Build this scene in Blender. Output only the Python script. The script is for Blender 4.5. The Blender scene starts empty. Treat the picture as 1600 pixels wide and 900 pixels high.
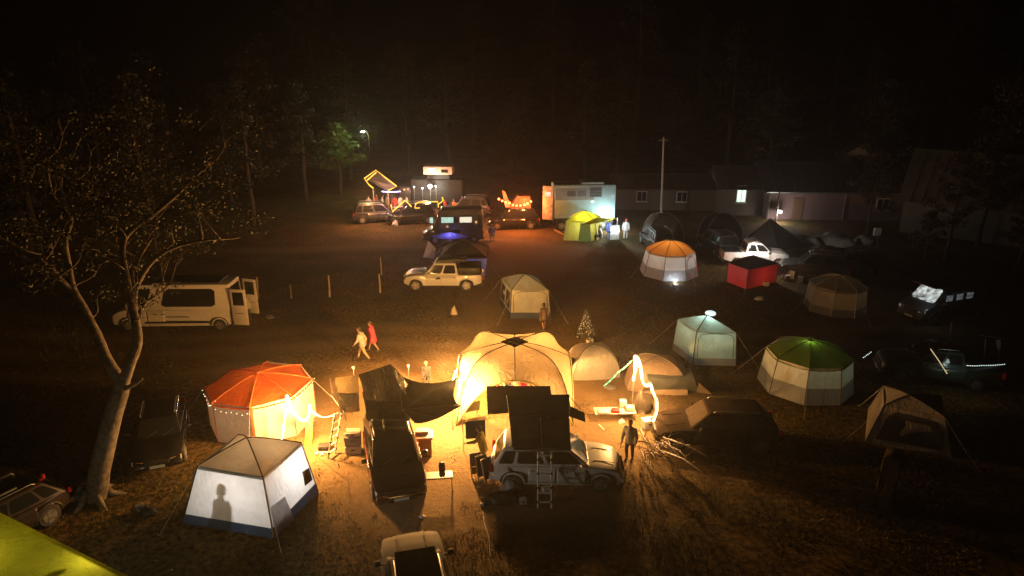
import bpy, bmesh, math, random
import numpy as np
from mathutils import Vector, Matrix, noise
from math import sin, cos, pi, radians as R
random.seed(7); rng = np.random.default_rng(11)
sc = bpy.context.scene; col = sc.collection
# ------------------------------------------------------------------ camera
CH = 14.6; PITCH = R(18.6)
cd = bpy.data.cameras.new('camera'); cam = bpy.data.objects.new('camera', cd); col.objects.link(cam)
cam.location = (0, 0, CH); cam.rotation_euler = (R(90) - PITCH, 0, 0)
cd.sensor_width = 36; cd.lens = 36 * 1067 / 1600; cd.clip_end = 2000; cd.clip_start = .1
sc.camera = cam
# ------------------------------------------------------------------ night sky
w = bpy.data.worlds.new('World'); sc.world = w; w.use_nodes = True
nt = w.node_tree; bg = nt.nodes['Background']
sky = nt.nodes.new('ShaderNodeTexSky'); sky.sky_type = 'NISHITA'; sky.sun_disc = False
sky.sun_elevation = R(-4); sky.sun_rotation = R(200)
nt.links.new(sky.outputs[0], bg.inputs[0]); bg.inputs[1].default_value = 0.0006
sc.view_settings.view_transform = 'Standard'; sc.view_settings.look = 'None'
sc.view_settings.exposure = 0; sc.view_settings.gamma = 1
cy = sc.cycles
cy.use_denoising = True; cy.max_bounces = 5; cy.diffuse_bounces = 2; cy.glossy_bounces = 2
cy.transmission_bounces = 4; cy.transparent_max_bounces = 6; cy.volume_bounces = 0
cy.sample_clamp_indirect = 2.0; cy.sample_clamp_direct = 0; cy.caustics_reflective = False; cy.caustics_refractive = False
cy.use_light_tree = True; cy.light_sampling_threshold = 0.003
cy.volume_step_rate = 4
HAZE = 0.0008

# ------------------------------------------------------------------ placing helpers (photo -> ground of the field)
F = 1067.; s_, c_ = sin(PITCH), cos(PITCH)
def ray(px, py):
    u = (px - 800) / F; v = (py - 450) / F
    return Vector((u, c_ - v * s_, -(s_ + v * c_)))
def G(px, py, h=0.):
    d = ray(px, py); return Vector((0, 0, CH)) + d * ((CH - h) / -d.z)
def P(px, py, Y):
    d = ray(px, py); return Vector((0, 0, CH)) + d * (Y / d.y)
# ------------------------------------------------------------------ materials
MATS = {}
def _mat(name):
    m = bpy.data.materials.new(name); m.use_nodes = True
    return m, m.node_tree, m.node_tree.nodes['Principled BSDF']
def N(nt, t, **k):
    n = nt.nodes.new(t)
    for a, b in k.items():
        if a in n.inputs: n.inputs[a].default_value = b
        else: setattr(n, a, b)
    return n
def pbr(name, c, rough=.6, metal=0., coat=0., var=.25, scale=6., bump=.0, bscale=40., spec=.5):
    if name in MATS: return MATS[name]
    m, nt, b = _mat(name)
    tc = N(nt, 'ShaderNodeTexCoord'); nz = N(nt, 'ShaderNodeTexNoise'); nz.inputs['Scale'].default_value = scale; nz.inputs['Detail'].default_value = 5
    nt.links.new(tc.outputs['Object'], nz.inputs['Vector'])
    rp = N(nt, 'ShaderNodeValToRGB'); e = rp.color_ramp.elements
    e[0].position = .3; e[1].position = .7
    e[0].color = (*[x * (1 - var) for x in c], 1); e[1].color = (*[min(1, x * (1 + var * .5)) for x in c], 1)
    nt.links.new(nz.outputs['Fac'], rp.inputs[0]); nt.links.new(rp.outputs[0], b.inputs['Base Color'])
    b.inputs['Roughness'].default_value = rough; b.inputs['Metallic'].default_value = metal
    b.inputs['Coat Weight'].default_value = coat; b.inputs['Coat Roughness'].default_value = .08
    b.inputs['Specular IOR Level'].default_value = spec
    if bump:
        n2 = N(nt, 'ShaderNodeTexNoise'); n2.inputs['Scale'].default_value = bscale; n2.inputs['Detail'].default_value = 4
        nt.links.new(tc.outputs['Object'], n2.inputs['Vector'])
        bp = N(nt, 'ShaderNodeBump'); bp.inputs['Strength'].default_value = bump; bp.inputs['Distance'].default_value = .03
        nt.links.new(n2.outputs['Fac'], bp.inputs['Height']); nt.links.new(bp.outputs[0], b.inputs['Normal'])
    MATS[name] = m; return m
def fabric(name, c, tr=.35, var=.16, bump=.6):
    if name in MATS: return MATS[name]
    m, nt, b = _mat(name); nt.nodes.remove(b); out = nt.nodes['Material Output']
    tc = N(nt, 'ShaderNodeTexCoord'); nz = N(nt, 'ShaderNodeTexNoise'); nz.inputs['Scale'].default_value = 2.2; nz.inputs['Detail'].default_value = 6
    nt.links.new(tc.outputs['Object'], nz.inputs['Vector'])
    rp = N(nt, 'ShaderNodeValToRGB'); e = rp.color_ramp.elements; e[0].position = .3; e[1].position = .7
    e[0].color = (*[x * (1 - var) for x in c], 1); e[1].color = (*c, 1)
    nt.links.new(nz.outputs['Fac'], rp.inputs[0])
    n2 = N(nt, 'ShaderNodeTexNoise'); n2.inputs['Scale'].default_value = 3.5; n2.inputs['Detail'].default_value = 3; n2.inputs['Distortion'].default_value = 1.4
    mp = N(nt, 'ShaderNodeMapping'); mp.inputs['Scale'].default_value = (1, 1, .45)
    nt.links.new(tc.outputs['Object'], mp.inputs[0]); nt.links.new(mp.outputs[0], n2.inputs['Vector'])
    bp = N(nt, 'ShaderNodeBump'); bp.inputs['Strength'].default_value = bump; bp.inputs['Distance'].default_value = .08
    nt.links.new(n2.outputs['Fac'], bp.inputs['Height'])
    d = N(nt, 'ShaderNodeBsdfDiffuse'); t = N(nt, 'ShaderNodeBsdfTranslucent'); mx = N(nt, 'ShaderNodeMixShader'); mx.inputs[0].default_value = tr
    g = N(nt, 'ShaderNodeBsdfGlossy'); g.inputs['Roughness'].default_value = .45; m2 = N(nt, 'ShaderNodeMixShader'); m2.inputs[0].default_value = .04
    for x in (d, t): nt.links.new(rp.outputs[0], x.inputs[0]); nt.links.new(bp.outputs[0], x.inputs['Normal'])
    nt.links.new(bp.outputs[0], g.inputs['Normal'])
    nt.links.new(d.outputs[0], mx.inputs[1]); nt.links.new(t.outputs[0], mx.inputs[2])
    nt.links.new(mx.outputs[0], m2.inputs[1]); nt.links.new(g.outputs[0], m2.inputs[2]); nt.links.new(m2.outputs[0], out.inputs[0])
    MATS[name] = m; return m
def glow(name, c, st, sample=False, var=0., scale=8.):
    if name in MATS: return MATS[name]
    m, nt, b = _mat(name)
    b.inputs['Base Color'].default_value = (c[0] * .5, c[1] * .5, c[2] * .5, 1)
    b.inputs['Emission Color'].default_value = (*c, 1); b.inputs['Emission Strength'].default_value = st
    if var:
        tc = N(nt, 'ShaderNodeTexCoord'); nz = N(nt, 'ShaderNodeTexNoise'); nz.inputs['Scale'].default_value = scale
        nt.links.new(tc.outputs['Object'], nz.inputs['Vector'])
        mr = N(nt, 'ShaderNodeMapRange'); mr.inputs[1].default_value = .35; mr.inputs[2].default_value = .65
        mr.inputs[3].default_value = st * (1 - var); mr.inputs[4].default_value = st
        nt.links.new(nz.outputs['Fac'], mr.inputs[0]); nt.links.new(mr.outputs[0], b.inputs['Emission Strength'])
    m.cycles.emission_sampling = 'FRONT_BACK' if sample else 'NONE'
    MATS[name] = m; return m
WARM = (1., .57, .2)
RUB = pbr('tyre_rubber', (.03, .03, .03), .85, bump=.2)
GLS = pbr('dark_window_glass', (.012, .014, .015), .08, spec=.25, var=.1)
BLK = pbr('black_plastic', (.025, .025, .027), .55)
ALU = pbr('brushed_aluminium', (.55, .54, .52), .4, metal=.9)
STL = pbr('grey_steel', (.3, .3, .3), .45, metal=.7)
CHR = pbr('bright_chrome', (.7, .7, .7), .12, metal=1)
WHT = pbr('white_paint', (.72, .71, .68), .35, coat=.6, var=.1)
DKC = fabric('black_canvas', (.03, .026, .022), .02, var=.5, bump=.8)
DKB = fabric('dark_brown_canvas', (.06, .045, .032), .04)
WEB = pbr('dark_webbing', (.06, .055, .05), .8)
WOOD = pbr('plain_wood', (.35, .24, .13), .7, scale=15)
HLG = pbr('headlight_lens', (.5, .5, .52), .05, metal=.6)
TLR = pbr('red_lens', (.35, .02, .015), .15)
PLT = pbr('number_plate_white', (.6, .6, .55), .5, var=.4, scale=40)
SKIN = pbr('skin', (.36, .2, .13), .55)
# ------------------------------------------------------------------ mesh helpers
def empty(name, loc, rz=0., label=None, cat=None, group=None):
    o = bpy.data.objects.new(name, None); col.objects.link(o); o.location = loc; o.rotation_euler = (0, 0, rz); o.empty_display_size = .3
    return tag(o, label, cat, group)
def tag(o, label=None, cat=None, group=None, kind=None):
    for k, v in (('label', label), ('category', cat), ('group', group), ('kind', kind)):
        if v: o[k] = v
    return o
class MB:
    def __init__(s): s.v = []; s.f = []
    def add(s, vs, fs):
        k = len(s.v); s.v += [tuple(p) for p in vs]; s.f += [tuple(i + k for i in f) for f in fs]; return s
    def box(s, c, d, m=None, rz=0, tx=1., ty=1.):
        hx, hy, hz = d[0] / 2, d[1] / 2, d[2] / 2
        m = m or Matrix.Rotation(rz, 3, 'Z'); c = Vector(c)
        vs = [c + m @ Vector((x * hx * (tx if z > 0 else 1), y * hy * (ty if z > 0 else 1), z * hz)) for z in (-1, 1) for x, y in ((-1, -1), (1, -1), (1, 1), (-1, 1))]
        return s.add(vs, [(3, 2, 1, 0), (4, 5, 6, 7), (0, 1, 5, 4), (1, 2, 6, 5), (2, 3, 7, 6), (3, 0, 4, 7)])
    def rbox(s, c, d, r=.03, rz=0):
        bm = bmesh.new(); bmesh.ops.create_cube(bm, size=1)
        for v in bm.verts: v.co = Vector((v.co.x * d[0], v.co.y * d[1], v.co.z * d[2]))
        bmesh.ops.bevel(bm, geom=bm.edges[:], offset=min(r, min(d) * .45), segments=2, affect='EDGES', profile=.5)
        m = Matrix.Rotation(rz, 3, 'Z'); c = Vector(c); bm.verts.ensure_lookup_table()
        vs = [c + m @ v.co for v in bm.verts]; fs = [tuple(v.index for v in f.verts) for f in bm.faces]; bm.free()
        return s.add(vs, fs)
    def tube(s, pts, r, n=7, cap=True):
        pts = [Vector(p) for p in pts]; rs = r if isinstance(r, (list, tuple)) else [r] * len(pts)
        vs = []; u = None
        for i, p in enumerate(pts):
            a = pts[max(0, i - 1)]; b = pts[min(len(pts) - 1, i + 1)]; t = (b - a)
            t = t.normalized() if t.length > 1e-9 else Vector((0, 0, 1))
            if u is None: u = t.orthogonal().normalized()
            u = (u - t * u.dot(t)); u = u.normalized() if u.length > 1e-6 else t.orthogonal().normalized()
            w_ = t.cross(u)
            for k in range(n):
                a_ = 2 * pi * k / n; vs.append(p + (u * cos(a_) + w_ * sin(a_)) * rs[i])
        fs = [(i * n + k, i * n + (k + 1) % n, (i + 1) * n + (k + 1) % n, (i + 1) * n + k) for i in range(len(pts) - 1) for k in range(n)]
        if cap: fs += [tuple(reversed(range(n))), tuple((len(pts) - 1) * n + k for k in range(n))]
        return s.add(vs, fs)
    def ball(s, c, r, n=8, m=6):
        c = Vector(c); r = (r, r, r) if not isinstance(r, (tuple, list)) else r
        vs = [c + Vector((0, 0, r[2]))]
        for j in range(1, m):
            a = pi * j / m
            for k in range(n): vs.append(c + Vector((r[0] * sin(a) * cos(2 * pi * k / n), r[1] * sin(a) * sin(2 * pi * k / n), r[2] * cos(a))))
        vs.append(c - Vector((0, 0, r[2]))); L = len(vs) - 1
        fs = [(0, 1 + k, 1 + (k + 1) % n) for k in range(n)] + [(L, L - n + (k + 1) % n, L - n + k) for k in range(n)]
        fs += [(1 + j * n + k, 1 + (j + 1) * n + k, 1 + (j + 1) * n + (k + 1) % n, 1 + j * n + (k + 1) % n) for j in range(m - 2) for k in range(n)]
        return s.add(vs, fs)
    def sheet(s, p00, p10, p11, p01, nu=6, nv=6, sag=0., wr=.012, seed=0., both=None):
        p00, p10, p11, p01 = map(Vector, (p00, p10, p11, p01))
        nrm = (p10 - p00 + p11 - p01).cross(p01 - p00 + p11 - p10); nrm = nrm.normalized() if nrm.length > 1e-9 else Vector((0, 0, 1))
        vs = []
        for j in range(nv + 1):
            for i in range(nu + 1):
                u, v = i / nu, j / nv
                p = p00 * (1 - u) * (1 - v) + p10 * u * (1 - v) + p11 * u * v + p01 * (1 - u) * v
                e = min(1, 6 * u * (1 - u)) * min(1, 6 * v * (1 - v))
                p = p + Vector((0, 0, -sag * 16 * u * (1 - u) * v * (1 - v))) + nrm * wr * 2.5 * e * noise.noise(Vector((p.x * 2.3 + seed, p.y * 2.3, p.z * 2.3)))
                vs.append(p)
        fs = [(j * (nu + 1) + i, j * (nu + 1) + i + 1, (j + 1) * (nu + 1) + i + 1, (j + 1) * (nu + 1) + i) for j in range(nv) for i in range(nu)]
        return s.add(vs, fs)
    def plate(s, pts, th):
        pts = [Vector(p) for p in pts]; n = len(pts); c = sum(pts, Vector()) / n; nn = Vector()
        for i in range(n): nn += (pts[i] - c).cross(pts[(i + 1) % n] - c)
        nn.normalize()
        return s.add([p - nn * th for p in pts] + [p for p in pts], [tuple(reversed(range(n))), tuple(range(n, 2 * n))] + [(i, (i + 1) % n, n + (i + 1) % n, n + i) for i in range(n)])
    def build(s, name, mat, parent=None, smooth=False, world=False):
        me = bpy.data.meshes.new(name)
        vs = s.v
        if world and parent is not None:
            M = parent_mat(parent).inverted(); vs = [tuple(M @ Vector(p)) for p in vs]
        me.from_pydata(vs, [], s.f)
        for m in (mat if isinstance(mat, (list, tuple)) else [mat]): me.materials.append(m)
        if smooth is True: me.polygons.foreach_set('use_smooth', [True] * len(me.polygons))
        elif smooth: me.polygons.foreach_set('use_smooth', [True] * len(me.polygons)); me.set_sharp_from_angle(angle=R(smooth))
        me.update(); o = bpy.data.objects.new(name, me); col.objects.link(o)
        if parent is not None: o.parent = parent
        return o
def parent_mat(o):
    m = Matrix.Translation(o.location) @ o.rotation_euler.to_matrix().to_4x4() @ Matrix.Diagonal((*o.scale, 1))
    return parent_mat(o.parent) @ m if o.parent else m
def copy_tree(o, parent=None):
    c = o.copy(); col.objects.link(c); c.parent = parent
    for ch in list(o.children): copy_tree(ch, c)
    return c
def lamp(loc, P_, c=WARM, r=.08, parent=None, name='lamp_light', spot=None, aim=None):
    L = bpy.data.lights.new(name, 'SPOT' if spot else 'POINT'); L.energy = P_; L.color = c; L.shadow_soft_size = r
    if spot: L.spot_size = R(spot); L.spot_blend = .5
    o = bpy.data.objects.new(name, L); col.objects.link(o); loc = Vector(loc)
    if parent is not None:
        o.parent = parent; o.location = parent_mat(parent).inverted() @ loc
        if aim: o.rotation_euler = (parent_mat(parent).to_3x3().inverted() @ (Vector(aim) - loc)).to_track_quat('-Z', 'Y').to_euler()
    else:
        o.location = loc
        if aim: o.rotation_euler = (Vector(aim) - loc).to_track_quat('-Z', 'Y').to_euler()
    return o
def text(parent, body, size, loc, rot, mat, name='lettering', th=.002):
    cu = bpy.data.curves.new(name, 'FONT'); cu.body = body; cu.size = size; cu.extrude = th; cu.align_x = 'CENTER'; cu.align_y = 'CENTER'
    o = bpy.data.objects.new(name, cu); col.objects.link(o); o.data.materials.append(mat)
    o.parent = parent; o.location = loc; o.rotation_euler = rot; return o

# ================================================================== GROUND
def ground():
    m, nt, b = _mat('field_ground')
    tc = N(nt, 'ShaderNodeTexCoord')
    def nz(s, d=6, dist=0.):
        n = N(nt, 'ShaderNodeTexNoise'); n.inputs['Scale'].default_value = s; n.inputs['Detail'].default_value = d; n.inputs['Distortion'].default_value = dist
        nt.links.new(tc.outputs['Object'], n.inputs['Vector']); return n
    a, f, g = nz(.35, 5, .6), nz(5., 8), nz(26., 6)
    r1 = N(nt, 'ShaderNodeValToRGB'); e = r1.color_ramp.elements; e[0].position = .4; e[1].position = .62
    e[0].color = (.09, .068, .024, 1); e[1].color = (.18, .11, .046, 1)
    nt.links.new(a.outputs['Fac'], r1.inputs[0])
    r2 = N(nt, 'ShaderNodeValToRGB'); e = r2.color_ramp.elements; e[0].position = .36; e[1].position = .68
    e[0].color = (.3, .31, .26, 1); e[1].color = (1.35, 1.32, 1.15, 1); nt.links.new(f.outputs['Fac'], r2.inputs[0])
    mx = N(nt, 'ShaderNodeMix'); mx.data_type = 'RGBA'; mx.blend_type = 'MULTIPLY'; mx.inputs[0].default_value = 1
    nt.links.new(r1.outputs[0], mx.inputs[6]); nt.links.new(r2.outputs[0], mx.inputs[7])
    r3 = N(nt, 'ShaderNodeValToRGB'); e = r3.color_ramp.elements; e[0].position = .3; e[1].position = .7
    e[0].color = (.5, .5, .5, 1); e[1].color = (1.2, 1.2, 1.2, 1); nt.links.new(g.outputs['Fac'], r3.inputs[0])
    mx2 = N(nt, 'ShaderNodeMix'); mx2.data_type = 'RGBA'; mx2.blend_type = 'MULTIPLY'; mx2.inputs[0].default_value = .8
    nt.links.new(mx.outputs[2], mx2.inputs[6]); nt.links.new(r3.outputs[0], mx2.inputs[7])
    # worn sandy track across the field and ruts, plus the tinted lamp pool
    sx = N(nt, 'ShaderNodeSeparateXYZ'); nt.links.new(tc.outputs['Object'], sx.inputs[0])
    def mth(op, a_, b_):
        n_ = N(nt, 'ShaderNodeMath'); n_.operation = op
        for i_, q_ in enumerate((a_, b_)):
            if isinstance(q_, (int, float)): n_.inputs[i_].default_value = q_
            elif q_ is not None: nt.links.new(q_, n_.inputs[i_])
        return n_.outputs[0]
    sn = mth('MULTIPLY', mth('SINE', mth('MULTIPLY', sx.outputs['X'], .22), None), .8)
    def band(yc, wid):
        d_ = mth('ABSOLUTE', mth('SUBTRACT', mth('ADD', sx.outputs['Y'], sn), yc), None)
        d_ = mth('ADD', d_, mth('MULTIPLY', mth('SUBTRACT', f.outputs['Fac'], .5), 4.)); d_ = mth('ADD', d_, mth('MULTIPLY', mth('SUBTRACT', a.outputs['Fac'], .5), 3.5))
        q_ = N(nt, 'ShaderNodeMapRange'); q_.inputs[1].default_value = wid; q_.inputs[2].default_value = wid * .25; nt.links.new(d_, q_.inputs[0]); return q_.outputs[0]
    tr_ = mth('MULTIPLY', mth('MINIMUM', mth('ADD', mth('ADD', band(33.2, .8), band(35.3, .7)), mth('ADD', band(53.5, 1.4), band(30.6, .5))), 1.), .5)
    def sandy_lamp_pool(xc, yc, rx, ry):
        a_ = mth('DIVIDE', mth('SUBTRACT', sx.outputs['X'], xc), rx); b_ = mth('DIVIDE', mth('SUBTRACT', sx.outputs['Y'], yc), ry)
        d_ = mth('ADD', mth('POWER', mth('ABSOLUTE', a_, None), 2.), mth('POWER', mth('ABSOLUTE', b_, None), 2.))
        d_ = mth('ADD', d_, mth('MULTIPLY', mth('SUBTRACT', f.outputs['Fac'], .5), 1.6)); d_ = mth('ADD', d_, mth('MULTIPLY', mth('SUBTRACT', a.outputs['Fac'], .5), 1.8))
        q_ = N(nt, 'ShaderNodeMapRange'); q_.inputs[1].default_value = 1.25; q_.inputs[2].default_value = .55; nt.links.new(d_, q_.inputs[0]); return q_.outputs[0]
    tr_ = mth('MINIMUM', mth('ADD', tr_, mth('ADD', sandy_lamp_pool(-1.2, 25.5, 8.5, 8.), sandy_lamp_pool(1.5, 44., 5.5, 15.))), 1.)  # sandy ellipses put a wider warm lamp pool into the ground colour
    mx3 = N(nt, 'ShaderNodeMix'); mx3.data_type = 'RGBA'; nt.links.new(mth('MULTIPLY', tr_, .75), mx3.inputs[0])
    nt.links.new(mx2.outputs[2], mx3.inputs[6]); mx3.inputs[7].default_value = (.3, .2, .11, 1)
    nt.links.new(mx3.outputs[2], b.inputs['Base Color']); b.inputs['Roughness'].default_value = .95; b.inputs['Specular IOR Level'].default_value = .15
    ad = N(nt, 'ShaderNodeMath'); ad.operation = 'ADD'; nt.links.new(f.outputs['Fac'], ad.inputs[0]); nt.links.new(g.outputs['Fac'], ad.inputs[1])
    bp = N(nt, 'ShaderNodeBump'); bp.inputs['Strength'].default_value = .9; bp.inputs['Distance'].default_value = .12
    nt.links.new(ad.outputs[0], bp.inputs['Height']); nt.links.new(bp.outputs[0], b.inputs['Normal'])
    n = 90; xs = np.concatenate([np.linspace(-150, -45, 8), np.linspace(-42, 48, 80), np.linspace(52, 150, 8)])
    ys = np.concatenate([np.linspace(-60, 4, 4), np.linspace(6, 82, 76), np.linspace(88, 150, 14)])
    mb = MB(); vs = []
    for y in ys:
        for x in xs:
            z = .035 * noise.noise(Vector((x * .35, y * .35, 0))) if 5 < y < 84 and -43 < x < 49 else 0
            if y > 84: z = min(60, (y - 84) * .16)          # the wooded slope behind the field
            vs.append((x, y, z))
    nx = len(xs); mb.add(vs, [(j * nx + i, j * nx + i + 1, (j + 1) * nx + i + 1, (j + 1) * nx + i) for j in range(len(ys) - 1) for i in range(nx - 1)])
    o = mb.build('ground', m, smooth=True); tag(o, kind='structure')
    # grass
    K = 190000; Y = 13 + 34 * rng.random(K) ** 1.3; X = (rng.random(K) - .5) * 2 * (Y * .78 + 1)
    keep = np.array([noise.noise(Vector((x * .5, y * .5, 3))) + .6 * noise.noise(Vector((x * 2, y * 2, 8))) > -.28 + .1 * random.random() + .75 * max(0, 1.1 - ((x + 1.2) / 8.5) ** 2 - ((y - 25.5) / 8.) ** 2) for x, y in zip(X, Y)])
    X, Y = X[keep], Y[keep]; K = len(X)
    h = .03 + .08 * rng.random(K) ** 2; a = rng.random(K) * 2 * pi; wd = .01 + .014 * rng.random(K); lx, ly = (rng.random(K) - .5) * h * 1.5, (rng.random(K) - .5) * h * 1.5
    co = np.zeros((K, 3, 3)); z0 = np.full(K, -.02)
    co[:, 0] = np.stack([X - cos_(a) * wd, Y - sin_(a) * wd, z0], 1); co[:, 1] = np.stack([X + cos_(a) * wd, Y + sin_(a) * wd, z0], 1)
    co[:, 2] = np.stack([X + lx, Y + ly, h], 1)
    me = bpy.data.meshes.new('grass'); me.vertices.add(K * 3); me.vertices.foreach_set('co', co.ravel())
    me.loops.add(K * 3); me.loops.foreach_set('vertex_index', np.arange(K * 3)); me.polygons.add(K)
    me.polygons.foreach_set('loop_start', np.arange(0, K * 3, 3)); me.polygons.foreach_set('loop_total', np.full(K, 3)); me.update()
    me.materials.append(pbr('grass_blade', (.12, .095, .032), .8, scale=.8, var=.5, spec=.1))
    o = bpy.data.objects.new('grass', me); col.objects.link(o); tag(o, 'short trampled grass covering the camping field', 'grass', kind='stuff')
cos_, sin_ = np.cos, np.sin
ground()

# litter: dry leaves, scraps
K = 500; mb = MB()
for _ in range(K):
    Y_ = 14 + 30 * random.random() ** 1.4; X_ = random.uniform(-.7, .7) * Y_; s0 = random.uniform(.02, .06); a_ = random.uniform(0, 6)
    c0 = Vector((X_, Y_, .05)); mb.add([c0 + Vector((cos(a_ + q) * s0, sin(a_ + q) * s0 * .5, random.uniform(0, .04))) for q in (0, 1.6, 3.1, 4.7)], [(0, 1, 2, 3)])
tag(mb.build('leaf_litter', pbr('dry_leaf', (.32, .25, .13), .8, var=.6, scale=30)), 'dry leaves and scraps scattered over the grass', 'litter', kind='stuff')
# ================================================================== TREES
def leaves(name, centres, n, spread, size, mat, parent, seed=0):
    r = np.random.default_rng(seed); C_ = np.array(centres, float); idx = r.integers(0, len(C_), n)
    d = r.normal(size=(n, 3)); d /= np.linalg.norm(d, axis=1)[:, None]
    p = C_[idx, :3] + d * (r.random(n) ** .45)[:, None] * (C_[idx, 3:4] if C_.shape[1] > 3 else spread) * np.array([1, 1, .7])
    a = r.normal(size=(n, 3)); b = r.normal(size=(n, 3)); a /= np.linalg.norm(a, axis=1)[:, None]; b = np.cross(a, b); b /= np.linalg.norm(b, axis=1)[:, None]
    sz = size * (.5 + r.random(n))[:, None]; co = np.stack([p - a * sz, p + b * sz * .45, p + a * sz, p - b * sz * .45], 1)
    me = bpy.data.meshes.new(name); me.vertices.add(n * 4); me.vertices.foreach_set('co', co.ravel()); me.loops.add(n * 4)
    me.loops.foreach_set('vertex_index', np.arange(n * 4)); me.polygons.add(n); me.polygons.foreach_set('loop_start', np.arange(0, n * 4, 4)); me.polygons.foreach_set('loop_total', np.full(n, 4)); me.update()
    me.materials.append(mat); o = bpy.data.objects.new(name, me); col.objects.link(o); o.parent = parent; return o
BARK = pbr('pale_bark', (.14, .11, .085), .9, bump=1., bscale=9, var=.6, scale=5)
BARKD = pbr('dark_bark', (.05, .036, .025), .9, bump=.8, bscale=10, var=.5)
LEAF = fabric('tree_leaf', (.026, .03, .012), .3, var=.5)
LEAFR = fabric('rust_leaf', (.05, .03, .018), .3, var=.5)
LEAFG = fabric('fresh_leaf', (.1, .16, .035), .35, var=.4)
def wob(pts, n=5, a=.12, seed=0):
    out = []; pts = [Vector(p) for p in pts]
    for i in range(len(pts) - 1):
        p0, p1, p2, p3 = pts[max(0, i - 1)], pts[i], pts[i + 1], pts[min(len(pts) - 1, i + 2)]
        for k in range(n):
            t = k / n; q = .5 * ((2 * p1) + (p2 - p0) * t + (2 * p0 - 5 * p1 + 4 * p2 - p3) * t * t + (3 * p1 - p0 - 3 * p2 + p3) * t ** 3)
            out.append(q + noise.noise_vector(q * 1.1 + Vector((seed, 0, 0))) * a)
    return out + [pts[-1]]
def lerp(a, b, n): return [a + (b - a) * i / (n - 1) for i in range(n)]
def field_tree():
    Y = 20.25; b = G(147, 778); t = empty('broadleaf_tree', b, 0, 'large pale trunked tree forking into three limbs at the left of the field', 'tree')
    q = lambda x, y, dy=0: P(x, y, Y + dy)
    mb = MB(); main = wob([b - Vector((0, 0, .2)), q(163, 700), q(180, 640), q(191, 596)], 5, .05)
    mb.tube(main, lerp(.36, .24, len(main)), 14)
    for k in range(6):
        a = k * 1.05 + .3; mb.tube([b + Vector((cos(a) * .25, sin(a) * .25, .5)), b + Vector((cos(a) * .6, sin(a) * .55, .08)), b + Vector((cos(a) * 1.1, sin(a) * 1., -.05))], [.16, .12, .04], 7)
    mb.build('trunk', BARK, t, True, world=True)
    limbs = [([q(190, 600), q(165, 555, .2), q(140, 500, .4), q(112, 440, .7), q(104, 400, 1), q(112, 345, 1.2)], .19, .05),
             ([q(191, 602), q(207, 560, -.2), q(213, 520, -.3), q(205, 470, 0), q(194, 420, .2), q(196, 372, .5), q(225, 345, .9)], .19, .055),
             ([q(196, 585), q(214, 545, .2), q(209, 470, .6), q(216, 440, 1.), q(240, 405, 1.2), q(280, 385, 1.5), q(325, 376, 1.8), q(375, 370, 2.2)], .13, .035),
             ([q(190, 612), q(205, 604, -.2), q(222, 592, -.5)], .1, .04), ([q(213, 500, 0), q(225, 475, .2), q(243, 462, .4)], .08, .03),
             ([q(120, 460, .6), q(90, 430, .4), q(60, 400, .2)], .1, .03), ([q(196, 372, .5), q(150, 330, .8), q(120, 280, 1)], .09, .03),
             ([q(225, 345, .9), q(280, 300, 1.4), q(330, 250, 2)], .09, .03), ([q(112, 345, 1.2), q(80, 300, 1.5), q(75, 250, 1.7)], .08, .03),
             ([q(216, 440, 1.), q(213, 410, 1.), q(240, 370, 1.)], .06, .03)]
    cl = []
    for i, (p, r0, r1) in enumerate(limbs):
        mb = MB(); pp_ = wob(p, 5, .07, i); mb.tube(pp_, lerp(r0, r1, len(pp_)), 9)
        for k in range(7 if i != 3 else 0):
            s0 = pp_[min(len(pp_) - 1, int(len(pp_) * (.4 + .085 * k)))]; d = Vector((random.uniform(-1, 1), random.uniform(-1, 1), random.uniform(.2, 1))) * 1.3
            mb.tube(wob([s0, s0 + d * .35 + Vector((.1, 0, -.08)), s0 + d * .7 + Vector((-.08, .1, .08)), s0 + d], 4, .16, k), lerp(.026, .004, 13), 5)
            e_ = s0 + d * .6; mb.tube(wob([e_, e_ + Vector((d.y, -d.x, d.z)) * .2, e_ + Vector((d.y, -d.x, d.z)) * .4], 3, .1, k), lerp(.012, .003, 7), 4)
            cl.append((*(s0 + d), .5))
        mb.build('limb', BARK, t, True, world=True)
    for _ in range(70):
        x = random.gauss(215, 110); y = random.gauss(300, 62)
        if y > 372 and not x > 290: y = 340 - random.random() * 60
        cl.append((*q(min(max(x, 25), 405), min(y, 388), random.uniform(-1.5, 3.5)), random.uniform(.35, .9)))
    for x, y in ((270, 378), (300, 365), (330, 358), (365, 352), (395, 352), (345, 340), (385, 335), (310, 345), (410, 348), (140, 415), (60, 400), (50, 440), (75, 430)): cl.append((*q(x, y, 2), .6))
    cl2 = [(c[0] - b.x, c[1] - b.y, c[2] - b.z, c[3]) for c in cl]
    leaves('crown', cl2, 10000, .8, .05, LEAF, t, 3)
field_tree()

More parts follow.
